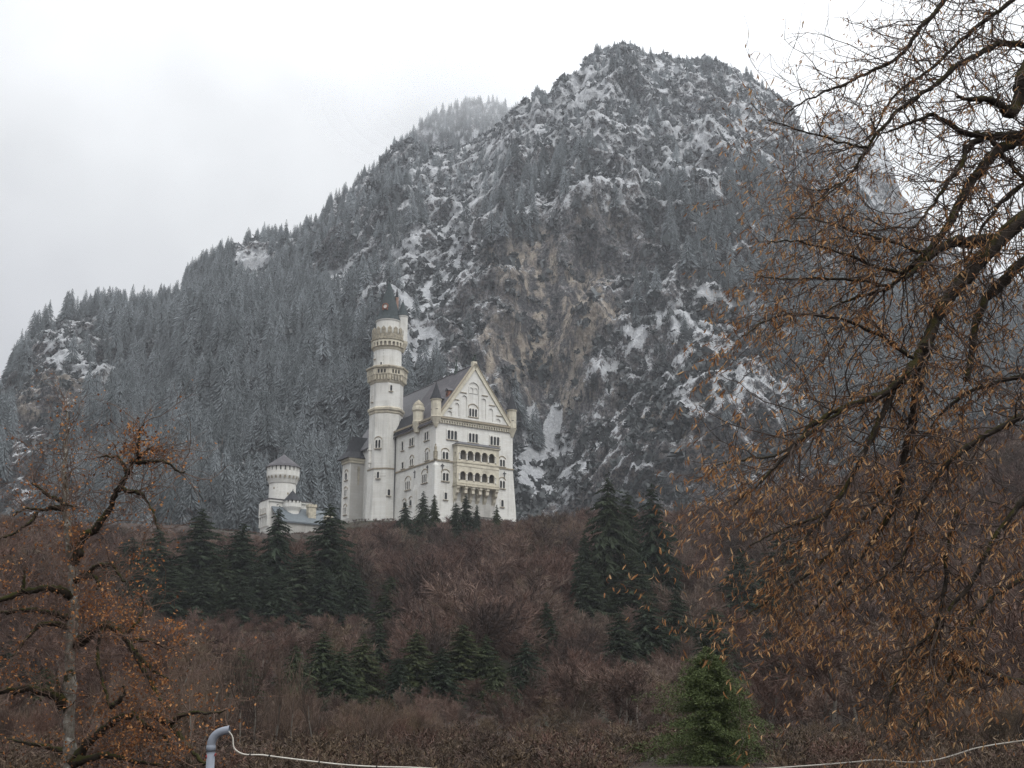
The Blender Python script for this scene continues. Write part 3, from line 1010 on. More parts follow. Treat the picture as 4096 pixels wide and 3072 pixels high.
TREES = [
    (603, 1095, 272, 112, 'spruce', 3, 'tall dark spruce with layered branches in front of the small round-topped gatehouse tower'),
    (715, 1090, 272, 120, 'spruce', 2, 'tall dark spruce between the gatehouse roof and the big castle wing'),
    (440, 1100, 268, 122, 'spruce', 0, 'broad dark spruce standing alone of its row, second left of the gatehouse'),
    (527, 1130, 268, 105, 'spruce', 4, 'dark spruce just left of the gatehouse, lower than its neighbours'),
    (345, 1132, 270, 112, 'spruce', 1, 'dark spruce behind the right side of the mossy oak crown'),
    (285, 1160, 272, 108, 'spruce', 2, 'dark spruce hidden partly by the mossy oak branches'),
    (655, 1190, 262, 112, 'spruce', 0, 'dark spruce filling the gap below the gatehouse wall'),
    (770, 1225, 258, 80, 'spruce', 5, 'shaded spruce low to the right of the gatehouse spruces'),
    (845, 1245, 255, 78, 'spruce_mid', 2, 'single narrow spruce midway down the brown slope under the round tower'),
    (876, 1083, 366, 50, 'spruce', 3, 'small dark spruce standing before the wall foot beside the round tower'),
    (915, 1060, 372, 46, 'spruce', 1, 'pointed little spruce under the palace corner, taller of two'),
    (939, 1068, 374, 28, 'spruce_mid', 4, 'slim pale little spruce beside the palace corner'),
    (985, 1086, 374, 38, 'spruce', 2, 'dark little spruce left below the arcaded balcony'),
    (1007, 1068, 376, 34, 'spruce', 0, 'highest little spruce directly below the arcaded balcony'),
    (1030, 1088, 376, 26, 'spruce', 5, 'smallest dark spruce right below the arcaded balcony'),
    (1073, 1090, 378, 28, 'spruce_mid', 1, 'small green spruce at the right end of the palace foot'),
    (1313, 1028, 258, 150, 'spruce', 3, 'biggest dark spruce, tall and layered, right of the castle'),
    (1408, 1043, 258, 120, 'spruce', 1, 'tall dark spruce with dense crown, right one of the large pair'),
    (1356, 1062, 272, 80, 'spruce', 2, 'dark spruce squeezed between the large pair right of the castle'),
    (1262, 1148, 255, 60, 'spruce', 0, 'short dark spruce leaning on the left foot of the biggest spruce'),
    (1398, 1285, 205, 130, 'spruce', 3, 'black green spruce below the large pair'),
    (1338, 1318, 200, 100, 'spruce', 5, 'ragged dark spruce left below the large pair'),
    (1460, 1270, 210, 90, 'spruce', 1, 'dark spruce with bare lower stem right below the large pair'),
    (1540, 1312, 180, 110, 'spruce', 2, 'dark spruce behind the round bright green pine'),
    (1600, 1185, 240, 110, 'spruce', 4, 'dark spruce seen through the left fringe of orange bracts'),
    (1690, 1140, 245, 130, 'spruce', 0, 'dark spruce behind the middle of the orange bracts'),
    (1660, 1350, 190, 120, 'spruce', 1, 'dark spruce low behind the hanging orange bracts'),
    (900, 1360, 172, 86, 'spruce_mid', 0, 'dark green spruce in the lower middle of the slope'),
    (1000, 1348, 178, 120, 'spruce_mid', 4, 'broad olive conifer in the lower middle of the slope'),
    (1136, 1380, 172, 108, 'spruce', 3, 'droopy layered spruce right of the lower middle of the slope'),
    (700, 1362, 180, 110, 'spruce_mid', 1, 'olive green bushy conifer above the brown thicket'),
    (785, 1368, 178, 110, 'spruce_mid', 5, 'dull green bushy conifer right above the brown thicket'),
    (520, 1400, 150, 100, 'spruce_mid', 2, 'green conifer half hidden behind the slender pale stems'),
    (100, 1440, 140, 150, 'spruce_mid', 4, 'dark green conifer behind the trunk foot of the mossy oak'),
    (30, 1380, 170, 120, 'spruce', 2, 'dark conifer behind the left limbs of the mossy oak'),
    (230, 1210, 280, 90, 'spruce', 5, 'dark conifer behind the trunk fork of the mossy oak'),
    (1180, 1300, 215, 60, 'spruce', 4, 'small shaded conifer in the brown slope left of the large pair'),
    (312, 1188, 262, 108, 'spruce', 3, 'shaded spruce low behind the right side of the mossy oak'),
    (372, 1222, 256, 105, 'spruce', 0, 'low shaded spruce on the right foot of the dark spruce behind the oak'),
    (440, 1228, 256, 110, 'spruce', 2, 'low shaded spruce in front of the broad dark spruce'),
    (520, 1240, 254, 108, 'spruce', 4, 'low shaded spruce in the front of the belt left of the gatehouse'),
    (603, 1236, 254, 112, 'spruce', 1, 'low shaded spruce in front of the tall layered one by the gatehouse'),
    (700, 1216, 258, 108, 'spruce', 5, 'low shaded spruce under the spruce between gatehouse roof and castle wing'),
    (742, 1170, 266, 80, 'spruce', 3, 'dark spruce at the right end of the belt below the castle wing'),
    (820, 1345, 195, 80, 'spruce', 1, 'small dark spruce under the narrow spruce midway down the slope'),
    (955, 1398, 168, 80, 'spruce', 4, 'small dark spruce between the two lower middle conifers'),
    (1050, 1368, 178, 80, 'spruce_mid', 5, 'small olive conifer right beside the broad olive one'),
    (640, 1392, 172, 95, 'spruce_mid', 3, 'green conifer left of the bushy ones above the thicket'),
    (480, 1195, 262, 105, 'spruce', 1, 'shaded spruce between the two tall ones left of the gatehouse'),
    (565, 1205, 262, 100, 'spruce', 5, 'shaded spruce under the left edge of the gatehouse'),
    (395, 1200, 262, 105, 'spruce', 3, 'shaded spruce on the left foot of the broad dark spruce'),
    (1272, 1215, 250, 95, 'spruce', 2, 'dark spruce filling the left foot of the large pair'),
    (1365, 1190, 250, 105, 'spruce', 4, 'dark spruce filling the middle foot of the large pair'),
    (1440, 1160, 255, 70, 'spruce', 5, 'slim dark spruce on the right flank of the large pair'),
    (860, 1420, 165, 70, 'spruce', 2, 'low dark spruce left of the lower middle conifers'),
    (1075, 1420, 165, 80, 'spruce_mid', 3, 'low olive conifer behind the pale-limbed bare tree'),
    (740, 1400, 168, 90, 'spruce_mid', 0, 'low green conifer between the two bushy ones above the thicket'),
]

CON = []
for tx, ty, D, wd, mm, k, lab in TREES:
    tip_ = at(tx * S, ty * S, D)
    foot_ = bearing(np.array([tip_[0], D, float(ground_z(tip_[0], D))]))[1]
    CON.append((tx, ty, D, wd, ty + .72 * (foot_ - ty)))
CON.append((1528, 1410, 50, 230, 1640))


CRNG = np.random.default_rng(55)


def clear_height(x, y, z, h, spread):
    """bare trees stand in the gaps between the conifers, not right in front of them"""
    r_ = spread * h * FPX / y / S
    px = float(bearing(np.array([x, y, z]))[0])
    for tx, ty, D, wd, yb in CON:
        if y < D + 2 and abs(px - tx) < wd * .5 + r_:
            zt = at(px * S, (yb + CRNG.normal(5, 28)) * S, y)[2]
            h = min(h, zt - z)
    return h


cand = []
for a in range(14000):
    y = rng.uniform(104, 392)
    x = rng.uniform(-.50, .50) * y
    r = math.hypot(x, y)
    if r > 392:
        continue
    z = float(ground_z(x, y))
    px, py = bearing(np.array([x, y, z]))
    if not -40 < px < 2260 or py > 1800:
        continue
    lim = np.interp(px, CREST[:, 0], CREST[:, 1])
    ztop = at(px * S, lim * S, y)[2]
    h = rng.uniform(9, 19) * (1 if r > 170 else .75)
    h = min(h, (ztop - z) * rng.uniform(.82, 1.0))
    h = clear_height(x, y, z, h, .12)
    if h < 3.6:
        continue
    cand.append((x, y, z, h))
cand = np.array(cand)
# thin to a natural spacing
keep, cell = [], {}
for i, (x, y, z, h) in enumerate(cand):
    sp = 5.4 if math.hypot(x, y) > 170 else 5.4
    kx, ky = int(x // sp), int(y // sp)
    if any(math.hypot(x - cand[j][0], y - cand[j][1]) < sp * .8 for dx in (-1, 0, 1) for dy in (-1, 0, 1) for j in cell.get((sp, kx + dx, ky + dy), ())):
        continue
    cell.setdefault((sp, kx, ky), []).append(i)
    keep.append(i)
cand = cand[keep]
print('bare trees', len(cand))
rat = cand[:, 3] / np.hypot(cand[:, 0], cand[:, 1])
near = set(np.argsort(-rat)[:290].tolist())
rest_c = []
for i, (x, y, z, h) in enumerate(cand):
    k = int(rng.integers(len(BARE)))
    cr, tr, cm, tm, mi, hg = BARE[k]
    a, w_ = rng.uniform(0, 6.28), h / hg * rng.uniform(1.0, 1.35)
    if i in near:
        place_thing('bare_tree', (('trunk', tm), ('crown', cm)), (x, y, z - .2), (w_, w_, h / hg), a,
                    'leafless brown tree among the many on the slope below the castle', 'bare tree', 'leafless trees on the castle hill')
    else:
        rest_c.append((k, x, y, z - .2, w_, h / hg, a))
out = MB()
tone = []
for k, x, y, z, sxy, sz, a in rest_c:
    tn = rng.random()
    for mbv, mi in ((BARE[k][0], BARE[k][4]), (BARE[k][1], 4)):
        v, f, m = mbv.arrays()
        b0 = out.n
        out.v.append(rot_z(v, a) * np.array([sxy, sxy, sz]) + np.array([x, y, z]))
        out.n += len(v)
        tone.append(np.full(len(v), tn))
        for f_ in f:
            out.f.append(f_ + b0)
            out.m.append(np.full(len(f_), mi))
tone = np.concatenate(tone)
tag(out.build('leafless_wood', TW + [M['barktrunk']], attrs={'tone': tone, 'merged': np.ones(len(tone))}), kind='stuff')

# --- dark conifers on the castle hill: tip x, tip y (survey sheet), depth, crown width, kind, label
rng = np.random.default_rng(9)
SPR = []
for k in range(6):
    cr, tr = spruce_arrays(rng, 38, 10, 16, [.5, .75, .6, .9, .45, .7][k], .32, width=.2, low=.03, blunt=[.62, .7, .58, .72, .6, .75][k])
    SPR.append({mm: (cr.mesh('crown', M[mm]), tr.mesh('trunk', M['trunk'])) for mm in ('spruce', 'spruce_mid')})
for tx, ty, D, wd, mm, k, lab in TREES:
    tip = at(tx * S, ty * S, D)
    gz = float(ground_z(tip[0], D))
    h = max(3.5, tip[2] - gz + .3)
    ww = wd * S / FPX * D
    sxy = min(max(ww / 0.36, h * .55), h * 1.9)
    place_thing('spruce_tree', [(n_, me) for n_, me in zip(('crown', 'trunk'), SPR[k][mm])], (tip[0], D, gz - .3), (sxy, sxy, h), rng.uniform(0, 6.28), lab, 'spruce', 'dark conifers on the castle hill')

# the round-crowned bright pine at the bottom
rng = np.random.default_rng(63)
cr, tr = spruce_arrays(rng, 26, 12, 26, .28, .38, width=.56, low=.02, blunt=.68)
tr.tube([(0, 0, -.03), (.004, 0, .5), (0, 0, .95)], [.032, .02, .004], 7)
q = np.concatenate(cr.v).reshape(-1, 4, 3)                  # every bough becomes a brush of short shoots
ctr, ax_ = q.mean(1), q[:, 2] - (q[:, 0] + q[:, 1]) / 2
half = np.linalg.norm(ax_, axis=1)[:, None]
ax_ = ax_ / (half + 1e-9)
half = np.minimum(half, .085)
VV = []
for k in range(11):
    c = ctr + ax_ * rng.uniform(-.5, .5, (len(q), 1)) * half * 1.3 + rng.normal(0, .011, (len(q), 3)) + rng.normal(0, .2, (len(q), 3)) * half * [.5, .5, .25]
    d = ax_ + rng.normal(0, .55, (len(q), 3)) + [0, 0, .35]
    d /= np.linalg.norm(d, axis=1)[:, None]
    o = np.cross(d, rng.normal(0, 1, (len(q), 3)))
    o = o / (np.linalg.norm(o, axis=1)[:, None] + 1e-9) * rng.uniform(.0022, .0048, (len(q), 1))
    L = rng.uniform(.014, .034, (len(q), 1))
    VV.append(np.stack([c - d * L * .5, c + o, c + d * L * .5, c - o], 1).reshape(-1, 3))
VV = np.concatenate(VV)
cr = MB()
cr.add(VV, np.arange(len(VV)).reshape(-1, 4))
p0 = at(1528 * S, 1405 * S, 50)
place_thing('pine_tree', (('crown', cr.mesh('crown', M['pine'])), ('trunk', tr.mesh('trunk', M['barktrunk']))), (p0[0], 50, 0.0), (p0[2], p0[2], p0[2]), .4,
            'bright green pine with broad conical crown at the lower edge right of centre', 'pine')

# slender pale stems and thicket at the lower left
rng = np.random.default_rng(31)
SLIM = []
for k in range(3):
    cr, tr = bare_arrays(rng, 2, 260, upright=1.6, w=.003)
    SLIM.append((cr.mesh('crown', TW[2]), tr.mesh('trunk', M['barktrunk']), np.max(np.concatenate(cr.v)[:, 2])))
for i, (tx, ty, D) in enumerate([(452, 1370, 52), (497, 1352, 54), (530, 1378, 51), (566, 1345, 53), (602, 1362, 55), (640, 1400, 56), (425, 1410, 50), (690, 1430, 54)]):
    p = at(tx * S, ty * S, D)
    h = p[2] - float(ground_z(p[0], D)) + .2
    cm, tm, hg = SLIM[i % 3]
    place_thing('slender_tree', (('trunk', tm), ('crown', cm)), (p[0], D, p[2] - h), (h / hg * .62, h / hg * .62, h / hg), i * 1.3,
                'slender pale-stemmed bare tree in the thicket right of the mossy oak', 'bare tree', 'slender pale stems in the thicket')
cr, tr = bare_arrays(rng, 3, 900, upright=.6, w=.003)
hg = np.max(np.concatenate(cr.v)[:, 2])
p = at(1118 * S, 1425 * S, 140)
gz = float(ground_z(p[0], 140))
place_thing('pale_bare_tree', (('trunk', tr.mesh('trunk', M['pale_bark'])), ('crown', cr.mesh('crown', TW[2]))), (p[0], 140, gz), ((p[2] - gz) / hg * 1.1,) * 2 + ((p[2] - gz) / hg,), 0,
            'pale-limbed bare tree in front of the droopy spruce at the slope foot', 'bare tree')
THK = []
for k in range(4):
    cr, tr = bare_arrays(rng, 2, 1500, upright=1.5, stems=5, w=.0034)
    THK.append((cr.mesh('crown', TW[[3, 2, 1, 3][k]]), tr.mesh('trunk', M['pale_bark' if k % 2 else 'barktrunk']), np.max(np.concatenate(cr.v)[:, 2])))
n_ = 0
while n_ < 285:
    y = 54 + 54 * rng.random()
    x = rng.uniform(-.44, .46) * y
    k = n_ % 4
    px = bearing(np.array([x, y, 0.0]))[0]
    gz = float(ground_z(x, y))
    top_y = np.interp(px, [0, 420, 520, 850, 960, 1100, 1250, 1400, 1650, 2212], [1430, 1400, 1385, 1440, 1520, 1545, 1500, 1560, 1560, 1420]) + abs(rng.normal(0, 40)) + (106 - y) * 1.2
    h = at(px * S, top_y * S, y)[2] - gz
    h = min(clear_height(x, y, gz, h, .1), 8.0)
    if h < 1.6:
        continue
    cm, tm, hg = THK[k]
    w_ = max(h, 1.6) / hg * rng.uniform(.95, 1.3)
    place_thing('bare_shrub', (('stem', tm), ('crown', cm)), (x, y, gz - .1), (w_ * .85, w_ * .85, h / hg), rng.uniform(0, 6.28),
                'tall leafless brown shrub in the thicket along the foot of the hill', 'shrub', 'leafless shrubs at the foot of the hill')
    n_ += 1

# low brush that covers the slope between the trees
rng = np.random.default_rng(41)
UG = []
for k in range(6):
    cr, tr = bare_arrays(rng, 1, 200, upright=.9, stems=5, w=.013)
    tr.add(*[(lambda v, f: (v, f))(*cr.arrays()[:2])][0])
    UG.append((tr, np.max(np.concatenate(tr.v)[:, 2])))
out = MB()
n_, tone = 0, []
while n_ < 5700:
    y = 46 + 350 * rng.random() ** .75 if n_ > 2000 else rng.uniform(30, 85)
    if n_ < 700:
        y = rng.uniform(378, 412)
    x = rng.uniform(-.46, .48) * y if n_ > 700 else rng.uniform(-.27, .02) * y
    z = float(ground_z(x, y))
    px, py = bearing(np.array([x, y, z]))
    if math.hypot(x, y) > (400 if n_ > 700 else 425) or not -40 < px < 2260:
        continue
    h = rng.uniform(.8, 2.0) if y > 85 else min(rng.uniform(.4, 1.5), .9 + (y - 30) * .03)
    if y > 300:
        lim = np.interp(px, CREST[:, 0], CREST[:, 1])
        h = min(h, max(.9, at(px * S, (lim + 4) * S, y)[2] - z))
    if y < 52 and 1370 < px < 1690:
        n_ += 1
        continue
    tr, hg = UG[int(rng.integers(6))]
    v, f, m = tr.arrays()
    tn = rng.random() * (.5 if y > 110 else .62)
    mi = int(rng.choice([0, 0, 1, 2, 3])) if y > 150 else int(rng.choice([1, 2, 3, 3]))
    b0 = out.n
    w_ = h / hg * rng.uniform(1.3, 2.0)
    out.v.append(rot_z(v, rng.uniform(0, 6.28)) * np.array([w_, w_, h / hg]) + np.array([x, y, z - .1]))
    out.n += len(v)
    tone.append(np.full(len(v), tn))
    for f_ in f:
        out.f.append(f_ + b0)
        out.m.append(np.full(len(f_), mi))
    n_ += 1
tone = np.concatenate(tone)
tag(out.build('undergrowth', TW, attrs={'tone': tone, 'merged': np.ones(len(tone))}), kind='stuff')

# ------------------------------------------------------------------ castle
ZB = 64.0                          # foot of the castle; the castle is built in its own axes (x along the gable front, y back, z true height)


class KB(MB):
    def put(self, name, mats, parent, smooth_=False):
        for a in self.v:
            a[:, 2] -= ZB
        return self.build(name, mats, parent, smooth_)


class Face:
    """a wall plane: origin, direction along the wall, outward normal (all in castle axes)"""

    def __init__(self, O, U, N):
        self.O, self.U, self.N = (np.array([*p, 0.0]) for p in (O, U, N))

    def p(self, u, z, d):
        q = self.O + self.U * u + self.N * d
        return (q[0], q[1], z)


def slab(mb, f, u0, u1, z0, z1, d0, d1, m=0):
    c = [f.p(u, z, d) for d in (d0, d1) for u, z in ((u0, z0), (u1, z0), (u1, z1), (u0, z1))]
    mb.add(c, np.array([(3, 2, 1, 0), (4, 5, 6, 7), (0, 1, 5, 4), (1, 2, 6, 5), (2, 3, 7, 6), (3, 0, 4, 7)]), m)


def arch_pts(uc, w, zb, zs, n=8):
    r = w / 2
    return [(uc - r, zb)] + [(uc - r * math.cos(math.pi * k / n), zs + r * math.sin(math.pi * k / n)) for k in range(n + 1)] + [(uc + r, zb)]


def arch_panel(mb, f, u0, u1, z0, z1, ops, d0, d1, m=0, nseg=8):
    """a wall skin from d0 to d1 with round-arched openings (centre, width, sill, springing)"""
    zt = z1 if callable(z1) else (lambda u: z1)

    def quad(a, b, c, d):
        mb.add([a, b, c, d], np.array([(0, 1, 2, 3)]), m)

    def strip(a, b):
        n = 6 if callable(z1) else 1
        for k in range(n):
            ua, ub = a + (b - a) * k / n, a + (b - a) * (k + 1) / n
            quad(f.p(ua, z0, d1), f.p(ub, z0, d1), f.p(ub, max(z0, zt(ub)), d1), f.p(ua, max(z0, zt(ua)), d1))
    cur = u0
    for uc, w, zb, zs in sorted(ops):
        a, b = uc - w / 2, uc + w / 2
        strip(cur, a)
        if zb > z0 + .01:
            quad(f.p(a, z0, d1), f.p(b, z0, d1), f.p(b, zb, d1), f.p(a, zb, d1))
            quad(f.p(a, zb, d0), f.p(b, zb, d0), f.p(b, zb, d1), f.p(a, zb, d1))
        P = arch_pts(uc, w, zb, zs, nseg)
        for (ua, za), (ub, zb_) in zip(P[1:-2], P[2:-1]):
            quad(f.p(ua, za, d1), f.p(ub, zb_, d1), f.p(ub, zt(ub), d1), f.p(ua, zt(ua), d1))
        for (ua, za), (ub, zb_) in zip(P[:-1], P[1:]):
            quad(f.p(ua, za, d1), f.p(ub, zb_, d1), f.p(ub, zb_, d0), f.p(ua, za, d0))
        cur = b
    strip(cur, u1)
    for u in (u0, u1):
        quad(f.p(u, z0, d0), f.p(u, z0, d1), f.p(u, max(z0, zt(u)), d1), f.p(u, max(z0, zt(u)), d0))
    n = 12
    for z in ('lo', 'hi'):
        for k in range(n):
            ua, ub = u0 + (u1 - u0) * k / n, u0 + (u1 - u0) * (k + 1) / n
            za, zb_ = (z0, z0) if z == 'lo' else (max(z0, zt(ua)), max(z0, zt(ub)))
            quad(f.p(ua, za, d0), f.p(ub, zb_, d0), f.p(ub, zb_, d1), f.p(ua, za, d1))


def window(parent, f, uc, zb, zt, w, n, arch=False, d=0.0, trim='trim'):
    """stone surround with n round-headed lights, dark glass set back in it"""
    mb, gl = KB(), KB()
    mul = 0.26
    lw = (w - (n - 1) * mul) / n
    ops = [(uc - w / 2 + lw / 2 + k * (lw + mul), lw, zb, zt - lw / 2) for k in range(n)]
    arch_panel(mb, f, uc - w / 2 - .3, uc + w / 2 + .3, zb - .12, zt + .22, ops, d + .005, d + .30, nseg=6)
    slab(mb, f, uc - w / 2 - .45, uc + w / 2 + .45, zb - .34, zb - .123, d + .005, d + .42, 1)
    if arch:
        R = w / 2 + .35
        z0 = zt + .05
        P = [(uc - R * math.cos(math.pi * k / 14), z0 + R * math.sin(math.pi * k / 14) * .85) for k in range(15)]
        mb.tube([f.p(u, z, d + .14) for u, z in P], .17, 5, 1)
        P = [(uc - R * .85, zt + .223)] + [(u, z) for u, z in P if z > zt + .3] + [(uc + R * .85, zt + .223)]
        k = len(P)
        mb.add([f.p(u, z, d + .06) for u, z in P], np.array([list(range(k))]), 0)
    for op in ops:
        P = arch_pts(*op, 6)
        gl.add([f.p(u, z, d + .04) for u, z in P], np.array([list(range(len(P)))]))
    o = mb.put('window', [M[trim], M['tile_band']], parent)
    gl.put('pane', M['glass'], o)
    return o


def castle_empty(name, u, v, label, cat, base=CORNER):
    w = base + E1 * u + E2 * v
    o = empty(name, (w[0], w[1], ZB), CA)
    return tag(o, label, cat)


WD, LEN, AP = 30.2, 62.0, 14.6
FRONT = Face((0, 0), (1, 0), (0, -1))
SIDE = Face((0, 0), (0, 1), (-1, 0))
pal = castle_empty('castle_palace', 0, 0, 'tall white castle palace with steep gable, arcaded balcony and dark slate roof', 'castle')

b = KB()
b.prism([(0, 50), (WD, 50), (WD, 97), (AP, 117.2), (0, 97)], 0, LEN, 1)
b.prism([(WD, 50), (WD + 2.2, 50), (WD + 1.2, 70), (WD, 84)], .03, 3.0, 1)         # battered buttress at the far corner
b.prism([(-1.6, 50), (0, 50), (0, 77), (-.5, 75)], 12, 14, 1)                       # side buttress
b.box((-.55, -.55, 50), (1.1, 1.1, 81.6))
b.add([(-.55, -.55, 81.6), (1.1, -.55, 81.6), (1.1, 1.1, 81.6), (-.55, 1.1, 81.6), (0.02, 0.02, 83.0)], np.array([(0, 1, 4), (1, 2, 4), (2, 3, 4), (3, 0, 4)]))
wall = b.put('wall', M['white'], pal)


def slope(u, off=0.0):
    return (97 + (117.2 - 97) * (u / AP if u < AP else (WD - u) / (WD - AP))) + off


b = KB()
arch_panel(b, FRONT, 1.6, WD - 1.6, 98.3, lambda u: slope(u, -.9),
           [(4.9, 1.9, 98.6, 99.4), (7.7, 1.8, 98.9, 102.5), (10.6, 2.0, 99.0, 105.4), (14.2, 4.3, 98.9, 109.3), (18.2, 2.0, 99.0, 105.4), (21.1, 1.8, 98.8, 102.4), (24.0, 1.9, 98.6, 99.2)], .004, .34)
for u, z in ((4.5, 101.2), (7.3, 104.4), (10.2, 107.2), (18.6, 107.3), (21.5, 104.3), (24.4, 101.0)):
    slab(b, FRONT, u - 1.2, u + 1.2, z, z + .22, .345, .62, 1)
arch_panel(b, FRONT, 12.35, 16.05, 107.6, 109.9, [(13.3, 1.5, 107.6, 108.8), (15.1, 1.5, 107.6, 108.8)], .004, .2)
b.put('gable_relief', [M['white'], M['tile_band']], pal)

b = KB()                                                                            # raking cornices
for a, c in (((-.5, 96.6), (AP, 118.0)), ((WD + .5, 96.6), (AP, 118.0))):
    a, c = np.array(a), np.array(c)
    t_ = (c - a) / np.linalg.norm(c - a)
    nn = np.array([-t_[1], t_[0]]) * (1 if c[0] > a[0] else -1)
    b.prism([tuple(a), tuple(c), tuple(c - nn * 1.2), tuple(a - nn * 1.2)], -.75, .6, 1)
    b.prism([tuple(a + nn * .25 + t_ * .4), tuple(c + nn * .25), tuple(c + nn * .004), tuple(a + nn * .004 + t_ * .4)], -.95, .62, 1, 1)
b.put('raking_cornice', [M['pale_ochre'], M['tile_band']], pal)

b = KB()
for f, L in ((FRONT, WD), (SIDE, 28.0)):
    k = int(L / 1.0)
    ops = [(.5 + (i + .5) * (L - 1) / k, .62, 95.9, 96.5) for i in range(k)]
    arch_panel(b, f, .2, L, 95.9, 97.35, ops, .006, .5, nseg=4)
    slab(b, f, -.4, L + .4, 97.355, 98.0, .006, .95, 1)
b.put('cornice', [M['pale_ochre'], M['tile_band']], pal)
b = KB()
slab(b, FRONT, -.3, 6.6, 83.05, 83.5, .006, .3)
slab(b, FRONT, 23.0, WD + .3, 83.05, 83.5, .006, .3)
slab(b, SIDE, .31, 27.5, 83.05, 83.5, .006, .3)
b.put('string_course', M['tile_band'], pal)

for name, mat_, y0, y1, dz in (('roof', 'slate', .62, 26.5, 0), ('rear_roof', 'slate_pale', 26.9, LEN + .5, -.5)):
    b = KB()
    b.prism([(-1.0, 96.2 + dz), (AP, 117.75 + dz), (AP, 117.25 + dz), (-1.0, 95.7 + dz)], y0, y1, 1)
    b.prism([(WD + 1.0, 96.2 + dz), (AP + .003, 117.75 + dz), (AP + .003, 117.25 + dz), (WD + 1.0, 95.7 + dz)], y0, y1, 1)
    b.tube([(AP, y0, 117.8 + dz), (AP, y1, 117.8 + dz)], .25, 6)
    rf = b.put(name, M[mat_], pal)
    if name == 'roof':
        roof = rf
b = KB()
b.prism([(-1.1, 96.5), (2.2, 102.8), (4.4, 103.1), (.4, 96.5)], 15.5, 28.2, 1)
b.put('lower_roof', M['slate_dark'], pal)
for x0, y0, z0, w_, h_, mt in ((6.2, 2.9, 106.2, 1.7, 2.1, 'copper'), (4.0, 4.6, 103.4, 3.0, 2.2, 'slate_dark')):
    b = KB()
    b.box((x0, y0, z0), (x0 + 3.2, y0 + w_, z0 + h_))
    b.prism([(y0 - .3, z0 + h_), (y0 + w_ + .3, z0 + h_), (y0 + w_ / 2, z0 + h_ + 1.1)], x0 - .3, x0 + 3.6, 0, 1)
    b.box((x0 - .05, y0 + w_ * .3, z0 + .5), (x0 - .004, y0 + w_ * .7, z0 + h_ - .4), 2)
    b.put('dormer', [M[mt], M['slate'], M['glass']], roof)

for args in ((6.1, 90.8, 93.8, 3.6, 3), (14.3, 90.8, 93.8, 3.5, 3), (22.8, 90.8, 93.8, 3.6, 3), (3.6, 83.9, 86.3, 2.2, 2, True), (25.9, 83.9, 86.2, 2.0, 2, True),
             (3.8, 76.7, 79.3, 2.2, 2, True), (25.9, 76.5, 79.0, 2.0, 2, True), (3.95, 70.6, 72.9, 1.0, 1), (25.9, 70.2, 72.5, 1.0, 1), (14.1, 99.6, 102.3, 3.1, 3, True)):
    window(pal, FRONT, *args)
for args in ((22.4, 90.4, 93.5, 1.5, 1), (16.2, 90.8, 93.6, 2.8, 2), (5.9, 90.9, 93.8, 2.8, 2), (22.0, 84.0, 86.2, 1.5, 1), (15.8, 84.0, 86.3, 2.2, 2, True), (5.4, 84.1, 86.8, 2.2, 2, True),
             (18.2, 76.2, 79.0, 3.3, 3, True), (6.9, 76.8, 79.6, 3.3, 3, True), (15.9, 70.4, 72.4, 1.8, 1, True), (20.3, 70.4, 72.3, 1.8, 1, True)):
    window(pal, SIDE, *args)
for f, u, z in ((FRONT, 2.6, 81.3), (FRONT, 26.8, 81.2), (SIDE, 13.6, 81.0), (SIDE, 5.1, 81.4)):
    b = KB()
    slab(b, f, u - .16, u + .16, z - 1.3, z + 1.0, .006, .16)
    slab(b, f, u - .6, u + .6, z + .2, z + .55, .163, .3)
    slab(b, f, u - .35, u + .35, z - 1.5, z - 1.303, .006, .2)
    b.put('wall_anchor', M['lead'], pal)

# corner statue
b = KB()
b.box((-.62, -.62, 83.52), (.45, .45, 85.9))
b.lathe([(.7, 85.9), (.75, 86.1), (.5, 86.15), (.42, 86.8), (.5, 87.5), (.3, 87.9), (.16, 88.05), (.27, 88.35), (.2, 88.6), (.02, 88.7)], 10, (-.1, -.1))
b.put('statue', M['stained'], pal, False)


def turret(parent, cx, cy, z0, z1, r, zt, wallmat, conemat, name='corner_turret', n=8, slits=()):
    b = KB()
    b.lathe([(r * .25, z0 - r * 1.9), (r * .55, z0 - r * 1.2), (r * .6, z0 - r), (r * .95, z0 - .3), (r * 1.05, z0), (r * .93, z0 + .15), (r * .93, z1 - .6), (r * 1.08, z1 - .4), (r * 1.08, z1)], n, (cx, cy), math.pi / 8)
    t_ = b.put(name, M[wallmat], parent)
    b = KB()
    b.lathe([(r * 1.18, z1), (r * .8, z1 + (zt - z1) * .28), (r * .12, zt - .6), (.06, zt), (.2, zt + .25), (.05, zt + .5), (.03, zt + 1.6)], n, (cx, cy), math.pi / 8)
    b.put('cone_roof', M[conemat], t_)
    for ang, z in slits:
        nx, ny = math.cos(ang), math.sin(ang)
        f = Face((cx + nx * r * .86, cy + ny * r * .86), (-ny, nx), (nx, ny))
        g = KB()
        P = arch_pts(0, .55, z - .9, z + .6, 6)
        g.add([f.p(u, zz, .02) for u, zz in P], np.array([list(range(len(P)))]))
        slab(g, f, -.4, .4, z - 1.1, z - .903, 0, .12)
        g.put('slit_window', M['glass'], t_)
    return t_


